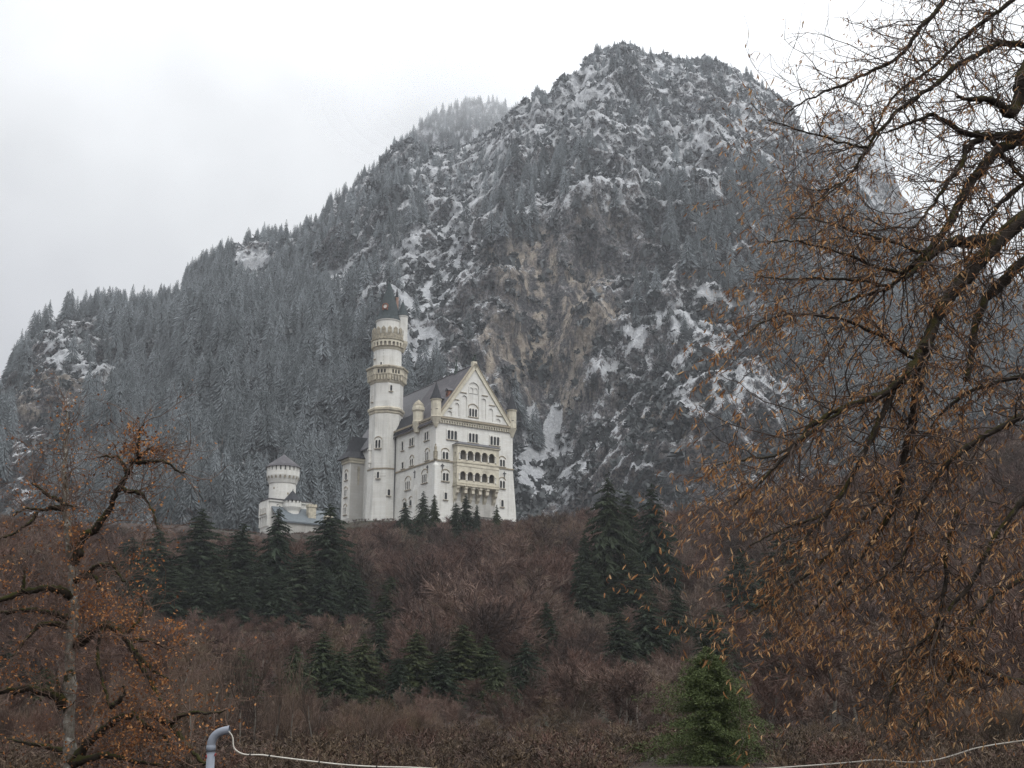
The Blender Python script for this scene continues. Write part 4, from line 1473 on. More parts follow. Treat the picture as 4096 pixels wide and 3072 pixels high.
turret(pal, -.2, -.2, 97.6, 103.6, 1.8, 109.6, 'pale_ochre', 'slate_dark', slits=((math.radians(-112.5), 101.0), (math.radians(157.5), 101.0)))
turret(pal, WD - .3, .1, 97.6, 104.0, 1.7, 110.2, 'pale_ochre', 'slate_dark', slits=((math.radians(-112.5), 101.0),))
b = KB()
b.lathe([(1.2, 94.5), (1.85, 97.6), (1.95, 98.3), (1.75, 98.5), (1.75, 101.6), (2.15, 102.2), (2.15, 103.2), (1.9, 103.3), (1.9, 104.0)], 10, (-.2, 11.8))
b.lathe([(2.0, 103.9), (1.2, 105.0), (.05, 106.0)], 10, (-.2, 11.8), 0, 1)
b.put('chimney_turret', [M['pale_ochre'], M['stained']], pal)
b = KB()
b.tube([(-.3, 27.35, 60), (-.3, 27.35, 97)], .17, 6)
b.put('drain_pipe', M['lead'], pal)

# lion on the gable, spire on the ridge behind
b = KB()
b.box((AP - .8, -.5, 117.4), (AP + .8, .9, 118.9))
ped = b.put('gable_pedestal', M['pale_ochre'], pal)
b = KB()
b.tube([(AP - .1, 1.0, 119.4), (AP, .5, 119.9), (AP + .05, 0, 120.3), (AP + .05, -.25, 120.8)], [.42, .5, .52, .4], 8)
b.tube([(AP + .05, -.2, 120.7), (AP + .05, -.4, 121.2), (AP + .05, -.75, 121.25)], [.42, .48, .22], 8)
for sx in (-.28, .3):
    b.tube([(AP + sx, -.15, 120.2), (AP + sx, -.35, 119.5), (AP + sx, -.4, 118.9)], [.2, .15, .16], 6)
    b.tube([(AP + sx, 1.0, 119.5), (AP + sx * 1.2, .55, 119.2), (AP + sx * 1.2, .35, 118.92)], [.25, .2, .14], 6)
b.tube([(AP, 1.1, 119.3), (AP - .2, 1.4, 119.8), (AP - .1, 1.3, 120.5)], [.1, .08, .12], 5)
b.put('lion_statue', M['bronze'], ped, True)
b = KB()
b.lathe([(.9, 117.0), (.8, 118.3), (.55, 118.6), (.5, 119.6), (.7, 119.8), (.25, 120.4), (.18, 121.6), (.4, 121.8), (.42, 122.3), (.12, 122.6), (.08, 123.8)], 10, (AP, 11.9))
b.put('ridge_spire', M['bronze'], pal)

# arcaded balcony on the gable front
D0 = 2.7
LF = Face((0, 0), (1, 0), (0, -1))
b = KB()
cs = [8.95, 11.75, 14.5, 17.3, 20.1]
arch_panel(b, LF, 6.7, 22.9, 83.3, 88.55, [(c, 2.3, 83.95, 86.0) for c in cs], D0 - .5, D0)
arch_panel(b, LF, 6.7, 22.9, 76.2, 81.75, [(c, 2.1, 77.15, 79.05) for c in cs], D0 - .5, D0)
for u in (6.7, 22.9 - .003):
    f = Face((u, 0), (0, -1), (-1, 0)) if u < 10 else Face((u, 0), (0, -1), (1, 0))
    arch_panel(b, f, .006, D0 - .503, 83.3, 88.55, [(1.25, .7, 84.6, 86.2)], -.45, 0)
    arch_panel(b, f, .006, D0 - .503, 76.2, 81.75, [(1.25, .7, 77.6, 79.2)], -.45, 0)
for z0, z1, e in ((81.755, 82.2, .12), (82.2, 82.9, .02), (82.9, 83.297, .2), (75.2, 75.6, .25), (75.6, 75.95, .08), (75.95, 76.197, .2), (88.555, 89.0, .35)):
    slab(b, LF, 6.7 - e, 22.9 + e, z0, z1, .006, D0 + e, 1 if e in (.2, .25, .35) else 0)
log = b.put('balcony', [M['pale_ochre'], M['ochre']], pal)
b = KB()
for zb, zs in ((83.95, 86.0), (77.15, 79.05)):
    for u in [(cs[i] + cs[i + 1]) / 2 for i in range(4)] + [cs[0] - 1.42, cs[4] + 1.42]:
        c = LF.p(u, 0, D0 + .03)
        b.lathe([(.33, zb), (.33, zb + .2), (.2, zb + .3), (.19, zs - .25), (.36, zs), (.36, zs + .15)], 8, c[:2])
b.put('column_row', M['trim'], log)
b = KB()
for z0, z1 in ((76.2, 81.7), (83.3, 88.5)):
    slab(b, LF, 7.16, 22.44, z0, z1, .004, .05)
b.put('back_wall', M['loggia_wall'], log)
b = KB()
for z, zt in ((76.25, 79.0), (83.35, 86.2)):
    for c in cs:
        P = arch_pts(c + .35, 1.3, z, zt - .65, 6)
        b.add([LF.p(u, zz, .07) for u, zz in P], np.array([list(range(len(P)))]))
b.put('balcony_door', M['glass'], log)
b = KB()
e = .5
V = [LF.p(6.7 - e, 89.0, .006), LF.p(6.7 - e, 89.0, D0 + e), LF.p(22.9 + e, 89.0, D0 + e), LF.p(22.9 + e, 89.0, .006), LF.p(8.6, 90.55, .006), LF.p(21.0, 90.55, .006)]
V += [(x, y, z + .12) for x, y, z in V[:4]]
b.add(V, [np.array([(0, 1, 2, 3), (0, 1, 7, 6), (1, 2, 8, 7), (2, 3, 9, 8), (7, 8, 5, 4)]), np.array([(6, 7, 4), (8, 9, 5)])])
b.put('balcony_roof', M['slate_pale'], log)
b = KB()
us = [7.3] + [(cs[i] + cs[i + 1]) / 2 for i in range(4)] + [22.25]
for u in us:
    P = [(0, 75.2), (-D0, 75.2), (-D0, 74.5), (-2.2, 73.9), (-2.05, 73.0), (-1.2, 72.2), (-1.0, 71.2), (-.3, 70.2), (0, 69.6)]
    b.prism(P[::-1], u - .5, u + .5, 0)
f = Face((0, 0), (1, 0), (0, -1))
arch_panel(b, f, us[0] + .5, us[-1] - .5, 73.0, 75.19, [((us[i] + us[i + 1]) / 2, us[i + 1] - us[i] - 1.06, 73.0, 73.95 if i not in (0, 4) else 74.0) for i in range(5)], D0 - 1.0, D0 - .35)
b.put('corbel_row', M['pale_ochre'], log)
b = KB()
slab(b, LF, 6.9, 22.7, 66, 70.1, .006, .55)
b.put('balcony_plinth', M['foot'], log)

# --- the tall stair tower
TU, TV = -1.2, 33.1
tow = castle_empty('castle_tower', TU, TV, 'tall slender white round tower with two ochre galleries and pointed grey cone roof', 'tower')
O8 = math.pi / 8
b = KB()
b.lathe([(7.0, 50), (6.35, 67), (6.0, 76), (5.85, 84.6), (5.85, 105.1)], 8, (0, 0), O8)
b.lathe([(5.85, 106.6), (5.85, 115.4)], 8, (0, 0), O8, cap=False)
b.lathe([(4.95, 121.6), (4.95, 128.4)], 40, (0, 0))
b.lathe([(4.35, 131.3), (4.35, 138.6), (4.6, 138.7), (4.6, 139.1)], 40, (0, 0))
body = b.put('wall', M['white2'], tow)
b = KB()
b.lathe([(5.9, 84.5), (6.1, 84.55), (6.1, 84.95), (5.9, 85.0)], 8, (0, 0), O8)
b.put('string_course', M['tile_band'], tow)
b = KB()
b.lathe([(5.87, 104.2), (6.1, 104.6), (6.1, 105.1), (6.5, 105.5), (6.55, 106.2), (6.0, 106.7)], 8, (0, 0), O8)
b.put('cornice', M['ochre'], tow)
b = KB()
b.lathe([(5.86, 115.2), (6.1, 115.6), (6.3, 116.6), (6.9, 117.9), (7.1, 118.15)], 8, (0, 0), O8)
b.lathe([(7.55, 120.4), (7.6, 120.9), (7.4, 121.15), (6.4, 121.6), (5.0, 122.0)], 8, (0, 0), O8, 1)
R1 = 7.15
ap, sd_ = R1 * math.cos(O8), 2 * R1 * math.sin(O8)
core = KB()
core.lathe([(R1 - .5, 118.0), (R1 - .5, 120.5)], 8, (0, 0), O8)
for k in range(8):
    a = k * math.pi / 4
    f = Face((ap * math.cos(a), ap * math.sin(a)), (-math.sin(a), math.cos(a)), (math.cos(a), math.sin(a)))
    arch_panel(b, f, -sd_ / 2, sd_ / 2, 118.1, 120.45, [(u, .68, 118.5, 119.6) for u in (-1.15, 0, 1.15)], -.45, 0, nseg=5)
    for u in np.linspace(-sd_ / 2 + .5, sd_ / 2 - .5, 5):
        slab(b, f, u - .2, u + .2, 116.2, 118.09, -1.1, -.12)
gal = b.put('lower_gallery', [M['ochre'], M['stained']], tow)
core.put('gallery_opening', M['glass'], gal)
b = KB()
b.lathe([(4.97, 127.6), (5.2, 128.0), (5.25, 128.5), (5.5, 128.9)], 40, (0, 0))
b.lathe([(5.95, 131.0), (6.1, 131.2), (6.1, 131.6), (5.8, 131.7), (5.8, 133.4), (5.4, 133.4), (5.4, 131.5)], 40, (0, 0), 0, 1, cap=False)
NA = 24
for k in range(NA):
    a = (k + .5) * 2 * math.pi / NA
    f = Face((5.85 * math.cos(a), 5.85 * math.sin(a)), (-math.sin(a), math.cos(a)), (math.cos(a), math.sin(a)))
    h = 5.85 * math.tan(math.pi / NA)
    arch_panel(b, f, -h, h, 128.8, 131.0, [(0, .95, 128.8, 129.9)], -.5, 0, nseg=5)
NM = 16
for k in range(NM):
    a = k * 2 * math.pi / NM
    f = Face((5.8 * math.cos(a), 5.8 * math.sin(a)), (-math.sin(a), math.cos(a)), (math.cos(a), math.sin(a)))
    b.prism([(0, 0), (1, 0), (1, 1), (0, 1)], 0, 0.001, 2) if False else None
    slab(b, f, -.72, .72, 133.39, 135.3, -.42, .003, 1)
    c = [f.p(-.72, 135.3, -.42), f.p(.72, 135.3, -.42), f.p(.72, 135.3, .003), f.p(-.72, 135.3, .003), f.p(0, 136.1, -.2)]
    b.add(c, np.array([(0, 1, 4), (1, 2, 4), (2, 3, 4), (3, 0, 4)]), 1)
gal = b.put('upper_gallery', [M['pale_ochre'], M['stained']], tow)
core = KB()
core.lathe([(5.3, 128.7), (5.3, 131.1)], 30, (0, 0))
core.put('gallery_opening', M['loggia_wall'], gal)
b = KB()
b.lathe([(4.75, 139.1), (4.1, 140.6), (3.2, 144.2), (1.9, 148.9), (.55, 153.2), (.2, 153.8), (.12, 154.4), (.5, 154.7), (.12, 155.1), (.1, 155.7), (.32, 155.9), (.06, 156.2), (.04, 157.6)], 24, (0, 0))
cone = b.put('cone_roof', M['slate_green'], tow)


def tface(dx, R):
    """wall plane on the tower, dx metres to the right of its axis as approached from the village"""
    s = max(-.98, min(.98, dx / R))
    wx, wy = s, -math.sqrt(1 - s * s)
    n = (wx * math.cos(CA) + wy * math.sin(CA), -wx * math.sin(CA) + wy * math.cos(CA))
    return Face((n[0] * R, n[1] * R), (-n[1], n[0]), n)


for dx, z, w_, h_, n, arch, R in ((2.0, 112.2, .75, 2.1, 1, False, 5.62), (-1.95, 91.8, 2.0, 2.9, 2, True, 5.62), (-1.6, 81.3, .9, 2.2, 1, False, 5.68), (2.15, 75.3, .9, 2.1, 1, False, 5.85),
                                  (-4.6, 108.8, .6, 2.2, 1, False, 5.45), (-4.2, 124.6, .5, 1.2, 1, False, 4.93), (-1.7, 121.75, .7, 1.1, 1, False, 4.93)):
    window(tow, tface(dx, R), 0, z, z + h_, w_, n, arch)
f = tface(-5.0, 5.7)
b = KB()
slab(b, f, -.7, .7, 87.0, 91.5, -.3, .5)
slab(b, f, -.9, .9, 91.5, 91.9, -.3, .7)
slab(b, f, -.4, .4, 91.9, 93.8, -.2, .4)
slab(b, f, -.4, .4, 85.4, 87.0, -.2, .35)
b.put('carved_niche', M['trim'], tow)
f = tface(-.95, 3.55)                                                               # round dormer of the cone
b = KB()
P = [(math.cos(t_) * .95, 143.9 + math.sin(t_) * .95) for t_ in np.linspace(0, 2 * math.pi, 17)]
b.tube([f.p(u, z, .1) for u, z in P], .27, 6)
for k in (-1, 1):
    slab(b, f, k * .75 - .2, k * .75 + .2, 142.5, 143.2, -.6, .3)
dm = b.put('dormer', M['copper'], cone)
b = KB()
b.add([f.p(u, z, .05) for u, z in P[:-1]], np.array([list(range(16))]))
b.tube([f.p(0, 143.9, -1.5), f.p(0, 143.9, .04)], .9, 12)
b.put('pane', M['trim'], dm)
ox = np.array([math.cos(CA), -math.sin(CA)])
tc_ = ox * 5.0
b = KB()
b.lathe([(.7, 127.6), (1.4, 129.2), (1.95, 130.6), (2.05, 131.5)], 20, tuple(tc_), 0, 1)
b.lathe([(1.85, 131.4), (1.85, 140.6), (2.0, 140.7), (2.0, 141.2)], 20, tuple(tc_))
tt_ = b.put('stair_turret', [M['white2'], M['ochre']], tow, False)
b = KB()
b.lathe([(2.2, 141.2), (1.7, 142.3), (.25, 146.6), (.08, 147.1), (.2, 147.3), (.04, 147.5), (.03, 148.4)], 20, tuple(tc_))
b.put('cone_roof', M['slate_green'], tt_)
f0 = tface(-1.1, 1.83)
window(tt_, Face((tc_[0] + f0.O[0], tc_[1] + f0.O[1]), tuple(f0.U[:2]), tuple(f0.N[:2])), 0, 136.0, 137.7, .5, 1)
cc = ox * 2.7 + np.array([ox[1], -ox[0]]) * -.6
b = KB()
b.box((cc[0] - .45, cc[1] - .45, 139.5), (cc[0] + .45, cc[1] + .45, 148.2))
b.box((cc[0] - .55, cc[1] - .55, 148.2), (cc[0] + .55, cc[1] + .55, 148.5))
b.lathe([(.6, 148.5), (.12, 151.8), (.03, 152.2)], 8, tuple(cc), 0, 1)
b.put('chimney', [M['brick'], M['slate_dark']], cone)

# --- the wing left of the tower
wing = castle_empty('castle_wing', 0, 0, 'grey and white castle wing with dark hipped roof left of the round tower', 'castle wing')
U0, U1, V0, V1 = -5.5, 16.0, 51.6, 57.6
b = KB()
b.box((U0, V0, 50), (U1, V1, 91.6))
b.put('wall', M['white'], wing)
WF, WS = Face((U0, V0), (1, 0), (0, -1)), Face((U0, V0), (0, 1), (-1, 0))
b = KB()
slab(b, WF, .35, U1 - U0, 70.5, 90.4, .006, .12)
b.put('front_panel', M['grey_front'], wing)  # front face skinned in a darker grey than the white left face
b = KB()
b.prism([(U0 - 1.1, 50), (U1, 50), (U1, 70.4), (U0 - .25, 70.4)], V0 - .5, V1 + .4, 1)
b.put('plinth', M['foot'], wing)
b = KB()
for f, L in ((WF, U1 - U0), (WS, V1 - V0)):
    slab(b, f, -.45 if f is WF else .006, L, 90.5, 91.4, .006, .45)
    slab(b, f, -.8 if f is WF else .006, L, 91.4, 92.2, .006, .8)
b.put('cornice', M['pale_ochre'], wing)
b = KB()
e, vm_ = 1.2, (V0 + V1) / 2
V = [(U0 - e - .4, V0 - e, 92.2), (U1, V0 - e, 92.2), (U1, V1 + e, 92.2), (U0 - e - .9, V1 + e, 92.0), (U0 + .4, V0 + 1.2, 95.0), (U1, V0 + 1.2, 95.0), (U1, V1 - 1.2, 95), (U0 + .3, V1 - 1.2, 95.0), (U0 + 1.9, vm_, 100.9), (U1, vm_, 100.9)]
b.add(V, [np.array([(0, 1, 5, 4), (4, 5, 9, 8), (2, 3, 7, 6), (6, 7, 8, 9), (3, 0, 4, 7), (0, 3, 2, 1)]), np.array([(7, 4, 8)])])
b.put('roof', M['slate_dark'], wing)
b = KB()
slab(b, WF, 3.0, 3.7, 84.0, 89.4, .125, .4)
slab(b, WF, 2.75, 3.95, 88.0, 88.4, .125, .5)
slab(b, WF, 3.15, 3.55, 82.6, 84.0, .125, .35)
b.put('carved_niche', M['ochre'], wing)
for z in (84.5, 78.3, 72.0):
    window(wing, WS, 2.6, z, z + 2.6, 1.9, 2 if z < 80 else 1, True)

# --- the gatehouse group far left
gate = castle_empty('castle_gatehouse', 0, 0, 'small white castle gatehouse with round crenellated tower and blue grey roof behind the spruces', 'castle gatehouse', np.array([GATE[0], GATE[1], 0]))
GF, GS = Face((0, 0), (1, 0), (0, -1)), Face((0, 0), (0, 1), (-1, 0))
b = KB()
b.box((0, 0, 50), (17.5, 9.0, 84.2))
for f, L in ((GF, 17.5), (GS, 9.0)):
    slab(b, f, -.5 if f is GF else .006, L, 84.2, 84.9, -.1, .5)
slab(b, GS, .3, 9.0, 78.5, 84.2, .006, .9)
for k in range(5):
    slab(b, GS, .3 + k * 1.9, 1.2 + k * 1.9, 74.5, 78.5, .006, .7)
b.put('wall', M['white'], gate)
b = KB()
slab(b, GF, -.7, 17.7, 84.9, 85.3, -9.5, .75)
b.put('flat_roof', M['slate'], gate)
RC = (7.0, 5.0)
b = KB()
b.lathe([(5.35, 85.3), (5.3, 92.0), (5.6, 92.3), (6.35, 94.6), (6.5, 95.2), (6.5, 97.1)], 40, RC)
for k in range(22):
    a = k * 2 * math.pi / 22
    f = Face((RC[0] + 6.5 * math.cos(a), RC[1] + 6.5 * math.sin(a)), (-math.sin(a), math.cos(a)), (math.cos(a), math.sin(a)))
    slab(b, f, -.62, .62, 97.1, 98.75, -.5, .0)
rt = b.put('round_tower', M['white'], gate)
b = KB()
b.lathe([(5.9, 97.1), (5.9, 98.75)], 30, RC)
b.put('crenel_opening', M['slate_dark'], rt)
b = KB()
b.lathe([(7.05, 98.75), (6.4, 99.6), (2.6, 102.6), (.6, 104.0), (.1, 104.5), (.04, 105.6)], 40, RC)
b.put('cone_roof', M['slate'], rt)
b = KB()
for k in range(22):
    a = (k + .5) * 2 * math.pi / 22
    f = Face((RC[0] + 6.16 * math.cos(a), RC[1] + 6.16 * math.sin(a)), (-math.sin(a), math.cos(a)), (math.cos(a), math.sin(a)))
    P = arch_pts(0, .85, 93.9, 94.6, 6)
    b.add([f.p(u, z, .22 + (z - 93.9) * .25) for u, z in P], np.array([list(range(len(P)))]))
for dx, z in ((-2.5, 89.6), (3.0, 87.4)):
    f = tface(dx, 5.3)
    f.O = f.O + np.array([*RC, 0])
    slab(b, f, -.35, .35, z, z + .8, -.3, .06)
tag(b.put('arrow_slit', M['stained'], rt), kind='stuff')
TC = (8.9, -1.0)
b = KB()
b.lathe([(2.9, 74), (2.9, 80.6), (3.6, 82.2), (3.6, 83.7)], 24, TC)
for k in range(14):
    a = k * 2 * math.pi / 14
    f = Face((TC[0] + 3.6 * math.cos(a), TC[1] + 3.6 * math.sin(a)), (-math.sin(a), math.cos(a)), (math.cos(a), math.sin(a)))
    slab(b, f, -.5, .5, 83.7, 84.7, -.4, 0)
t2 = b.put('small_turret', M['white'], gate)
b = KB()
b.lathe([(3.9, 84.7), (3.2, 85.4), (.25, 88.9), (.04, 89.8)], 24, TC)
b.put('cone_roof', M['slate_dark'], t2)
b = KB()
b.box((1.2, -8.0, 50), (22.0, -.006, 75.6))
lw = b.put('lower_wall', M['foot'], gate)
b = KB()
b.prism([(-8.6, 75.6), (-.01, 82.3), (-.01, 81.7), (-8.6, 75.0)], .6, 22.4, 0)
b.put('lean_to_roof', M['slate_blue'], gate)
for u0, u1, v0, z0, z1 in ((14.0, 17.2, -5.5, 76.0, 83.6), (20.4, 23.0, -8.4, 70.0, 79.2)):
    b = KB()
    b.box((u0, v0, z0), (u1, v0 + 2.2, z1 - 1.2))
    b.box((u0 - .25, v0 - .25, z1 - 1.2), (u1 + .25, v0 + 2.45, z1 - .5))
    for k in range(3):
        q = u0 - .2 + k * (u1 - u0 - .4) / 2
        b.box((q, v0 - .2, z1 - .5), (q + .8, v0 + 2.4, z1))
    b.put('chimney', M['ochre'], gate)
for v in (2.0, 4.2, 6.4):
    window(gate, GS, v, 79.6, 81.8, .8, 1, False, .9)
for u in (3.0, 6.0):
    window(gate, GF, u, 78.4, 80.6, .8, 1)

# ------------------------------------------------------------------ the two near trees


def chaikin(p, n=2):
    p = np.asarray(p, float)
    for _ in range(n):
        q = np.empty((2 * len(p) - 2 + 2, p.shape[1]))
        q[0], q[-1] = p[0], p[-1]
        q[1:-1:2] = p[:-1] * .75 + p[1:] * .25
        q[2:-1:2] = p[:-1] * .25 + p[1:] * .75
        p = q
    return p


def limb_pts(pts, conv, Y0, Y1, r0, r1, rng, wig=.012):
    """pts on the survey sheet, running from depth Y0 to Y1; radii in sheet pixels"""
    n = len(pts)
    P = []
    for k, (x, y) in enumerate(pts):
        t_ = k / (n - 1)
        Y = Y0 + (Y1 - Y0) * t_
        p = at(*conv(x, y), Y)
        P.append([*p, (r0 + (r1 - r0) * t_) * Y / FPX])
    P = chaikin(np.array(P), 3)
    w = rng.normal(0, 1, (len(P), 3))
    w = (w + np.roll(w, 1, 0) + np.roll(w, -1, 0)) / 3 * wig
    w[0] = 0
    P[:, :3] += w
    P[:, 3] *= 1 + rng.normal(0, .10, len(P))
    return P


def shoot(mb, p, d, L, r, rng, droop, out, kids=0, wob=.22, kL=(.3, .6), seg=6):
    pts, dd = [p], d / np.linalg.norm(d)
    for k in range(seg):
        dd = dd + rng.normal(0, wob, 3) + np.array([0, 0, -droop])
        dd /= np.linalg.norm(dd)
        p = p + dd * L / seg
        pts.append(p)
    mb.tube(pts, np.linspace(r, max(r * .35, .0016), seg + 1), 4 if r > .006 else 3, cap=False)
    out.append((pts, dd))
    for q in range(kids):
        k = int(rng.integers(1, seg + 1))
        ax = rng.normal(0, 1, 3)
        nd = dd * .6 + ax * .6
        shoot(mb, pts[k], nd, L * rng.uniform(*kL), max(r * .5, .0022), rng, droop, out, 0, wob, kL, 4)


c2 = lambda x, y: (2800 + x / 1.1057, y / 1.1057)
c3 = lambda x, y: (2600 + x / .992, 1400 + y / .992)
rng = np.random.default_rng(77)
LY = 14.0
linden = empty('linden_tree', (7.3, LY, 0))
tag(linden, 'big mossy linden reaching in from the right with hanging orange bracts', 'tree')
LO = np.array([7.3, LY, 0])
mb = MB()
tp = chaikin([(0, 0, -.2), (.05, 0, 1.5), (-.05, .1, 4), (.1, 0, 6.5), (.0, .1, 9.5), (.1, 0, 11.5)], 3)
mb.tube(tp, np.linspace(.46, .2, len(tp)), 12)
mb.build('trunk', M['moss_limb'], linden, True)
LIMBS = [
    (c2, [(1700, 860), (1433, 960), (1300, 1080), (1220, 1180), (1120, 1290), (1050, 1380), (1010, 1500), (960, 1600), (905, 1690)], 13.6, 12.8, 27, 18),
    (c3, [(1040, 60), (980, 150), (860, 200), (740, 235), (640, 300), (560, 390), (500, 460), (420, 545), (300, 640)], 12.9, 12.2, 15, 2.5),
    (c3, [(990, 110), (950, 190), (880, 350), (790, 530), (690, 660), (600, 770), (520, 850), (410, 900)], 12.9, 12.4, 13, 2.5),
    (c3, [(1100, -20), (1070, 100), (1050, 200), (1045, 290), (1010, 400), (1000, 560), (900, 740), (830, 830), (700, 980), (600, 1080)], 12.9, 13.4, 18, 2.5),
    (c2, [(1700, 1000), (1433, 1150), (1330, 1260), (1260, 1320), (1220, 1420), (1210, 1540), (1180, 1680)], 14.2, 13.6, 18, 12),
    (c2, [(1700, 560), (1433, 620), (1340, 640), (1260, 720), (1180, 830), (1130, 940), (1090, 1020), (990, 1130), (900, 1210), (850, 1270), (760, 1300), (640, 1330), (520, 1400)], 14.0, 13.0, 20, 2.5),
    (c2, [(1600, 190), (1500, 210), (1400, 195), (1330, 190), (1250, 230), (1130, 290), (1050, 370), (960, 430), (870, 490), (800, 570), (740, 650), (680, 750), (620, 820), (530, 845), (440, 835)], 14.3, 13.6, 14, 2.2),
    (c2, [(1350, -400), (1180, -140), (1080, 0), (1030, 75), (970, 120), (930, 200), (890, 245), (800, 300), (730, 330), (650, 370), (550, 405), (480, 440), (400, 485), (360, 540)], 14.4, 13.9, 12, 2),
    (c2, [(1500, -100), (1380, 0), (1280, 80), (1160, 170), (1090, 240), (1010, 320), (900, 380), (820, 470), (780, 580), (700, 640), (560, 690)], 14.6, 14.2, 10, 2),
    (c2, [(1650, 250), (1500, 260), (1440, 300), (1420, 400), (1400, 480), (1360, 505), (1330, 460), (1270, 435), (1200, 445), (1140, 425)], 13.8, 13.4, 30, 6),
    (c2, [(1650, 620), (1500, 600), (1390, 600), (1250, 605), (1170, 590), (1070, 530), (1030, 500), (900, 560), (800, 590)], 13.9, 13.6, 17, 3),
    (c2, [(1250, 610), (1175, 640), (1165, 720), (1120, 780), (1060, 860), (1000, 950), (950, 1005), (830, 1015), (680, 1020)], 13.8, 13.2, 11, 2.5),
    (c2, [(1280, 600), (1330, 680), (1390, 750), (1450, 810)], 13.8, 14.0, 11, 7),
    (c2, [(1650, 700), (1433, 810), (1350, 880), (1290, 950), (1230, 1030), (1190, 1130), (1170, 1230)], 14.1, 13.8, 9, 4),
    (c2, [(1290, 1060), (1180, 1075), (1120, 1065), (1060, 1100), (960, 1185), (900, 1240)], 13.5, 13.2, 22, 6),
    (c3, [(1700, 180), (1484, 260), (1390, 305), (1280, 370), (1190, 440), (1120, 530), (1060, 640), (1040, 770), (960, 880), (850, 950), (720, 1080)], 13.2, 12.8, 13, 2.5),
    (c3, [(1700, 480), (1484, 580), (1420, 680), (1340, 780), (1300, 900), (1200, 1020), (1150, 1080), (1120, 1200), (1090, 1370), (1110, 1490)], 13.0, 12.6, 12, 3),
    (c3, [(1220, 640), (1180, 800), (1165, 1000), (1130, 1130), (1020, 1190), (960, 1360), (930, 1500)], 12.9, 12.7, 9, 2.5),
    (c3, [(1650, 60), (1484, 100), (1380, 130), (1280, 150), (1180, 220), (1090, 330), (1000, 470), (960, 640)], 13.6, 13.4, 10, 3),
    (c3, [(1700, 1350), (1500, 1330), (1400, 1300), (1270, 1260), (1190, 1220), (1100, 1215), (960, 1260)], 13.4, 13.2, 12, 3),
    (c3, [(950, 560), (880, 640), (760, 760), (650, 880), (520, 960), (380, 1060), (300, 1085)], 12.9, 12.5, 7, 2),
    (c3, [(1500, 900), (1380, 960), (1300, 1060), (1240, 1150), (1200, 1300), (1100, 1420), (1000, 1560)], 13.3, 13.0, 9, 2.5),
    (c2, [(900, 1210), (780, 1180), (640, 1120), (500, 1080), (380, 1060), (300, 1080)], 13.2, 12.7, 7, 2),
    (c2, [(1000, 1130), (880, 1080), (740, 1040), (600, 1000), (480, 960), (400, 965)], 13.3, 12.9, 7, 2),
    (c2, [(850, 1270), (700, 1240), (520, 1230), (380, 1235), (250, 1225)], 13.1, 12.6, 7, 2),
    (c2, [(960, 1600), (800, 1480), (600, 1400), (420, 1385), (270, 1420), (190, 1490)], 12.9, 12.4, 8, 2),
    (c2, [(740, 650), (640, 640), (520, 600), (400, 560), (300, 530)], 13.7, 13.3, 5, 1.8),
    (c2, [(620, 820), (520, 900), (430, 960), (400, 1010)], 13.6, 13.2, 4, 1.8),
    (c3, [(690, 660), (560, 700), (420, 760), (330, 850)], 12.7, 12.3, 5, 1.8),
    (c3, [(760, 240), (640, 330), (520, 420), (420, 430), (330, 440), (250, 460)], 12.6, 12.3, 6, 2),
]
TWG, BRV, BRF, nb = MB(), [], [], 0
for conv, pts, Y0, Y1, r0, r1 in LIMBS:
    P = limb_pts(pts, conv, Y0, Y1, r0 * (1.4 if r0 > 16 else 1.15), r1 * 1.1, rng)
    mb = MB()
    mb.tube(P[:, :3] - LO, P[:, 3], 8)
    mb.build('limb', M['moss_limb'], linden, True)
    seglen = np.linalg.norm(np.diff(P[:, :3], axis=0), axis=1)
    acc = 0.0
    for k in range(len(P) - 1):
        acc += seglen[k]
        rloc = P[k, 3]
        if P[k, 0] > 6.4:
            continue
        while acc > .075:
            acc -= .075
            p = P[k, :3]
            sx, sy = bearing(p)
            d = P[k + 1, :3] - P[k, :3]
            d /= np.linalg.norm(d) + 1e-9
            ax = rng.normal(0, 1, 3)
            ax[1] *= .8
            nd = d * rng.uniform(.2, .9) + ax / np.linalg.norm(ax) * rng.uniform(.5, 1.0)
            low = float(smooth(330, 640, sy))
            outs = []
            shoot(TWG, p - LO, nd, rng.uniform(.35, 1.25), min(rloc * .5, .0095), rng, -.01 + .07 * low, outs, int(rng.integers(5, 9)))
            for tp, td in outs:
                dens = (1.5 + 1.9 * low) * (1.0 if sx < 2120 else .75)
                for q in range(rng.poisson(dens)):
                    b0 = tp[int(rng.integers(1, len(tp)))] + rng.normal(0, .012, 3)
                    a = rng.uniform(0, 6.28)
                    dn = np.array([math.cos(a) * .55 - .25, math.sin(a) * .5, -rng.uniform(.35, 1.0)])
                    dn /= np.linalg.norm(dn)
                    L = rng.uniform(.045, .10)
                    sd0 = np.cross(dn, rng.normal(0, 1, 3))
                    sd0 /= np.linalg.norm(sd0) + 1e-9
                    bend = np.cross(dn, sd0) * L * rng.uniform(-.35, .35)
                    w0 = rng.uniform(.0045, .0095)
                    st = b0 + dn * .015
                    for s, ww in ((0, .35), (.33, 1.0), (.7, .9), (1, .15)):
                        m_ = st + dn * L * s + bend * (4 * s * (1 - s))
                        BRV += [m_ - sd0 * w0 * ww, m_ + sd0 * w0 * ww]
                    BRF += [(nb + 2 * j, nb + 2 * j + 1, nb + 2 * j + 3, nb + 2 * j + 2) for j in range(3)]
                    nb += 8
TWG.build('twigs', M['twig'], linden)
mb = MB()
mb.add(np.array(BRV), np.array(BRF))
o = mb.build('bracts', M['bract'], linden)
tag(o, kind='stuff')
print('bracts', nb // 8)

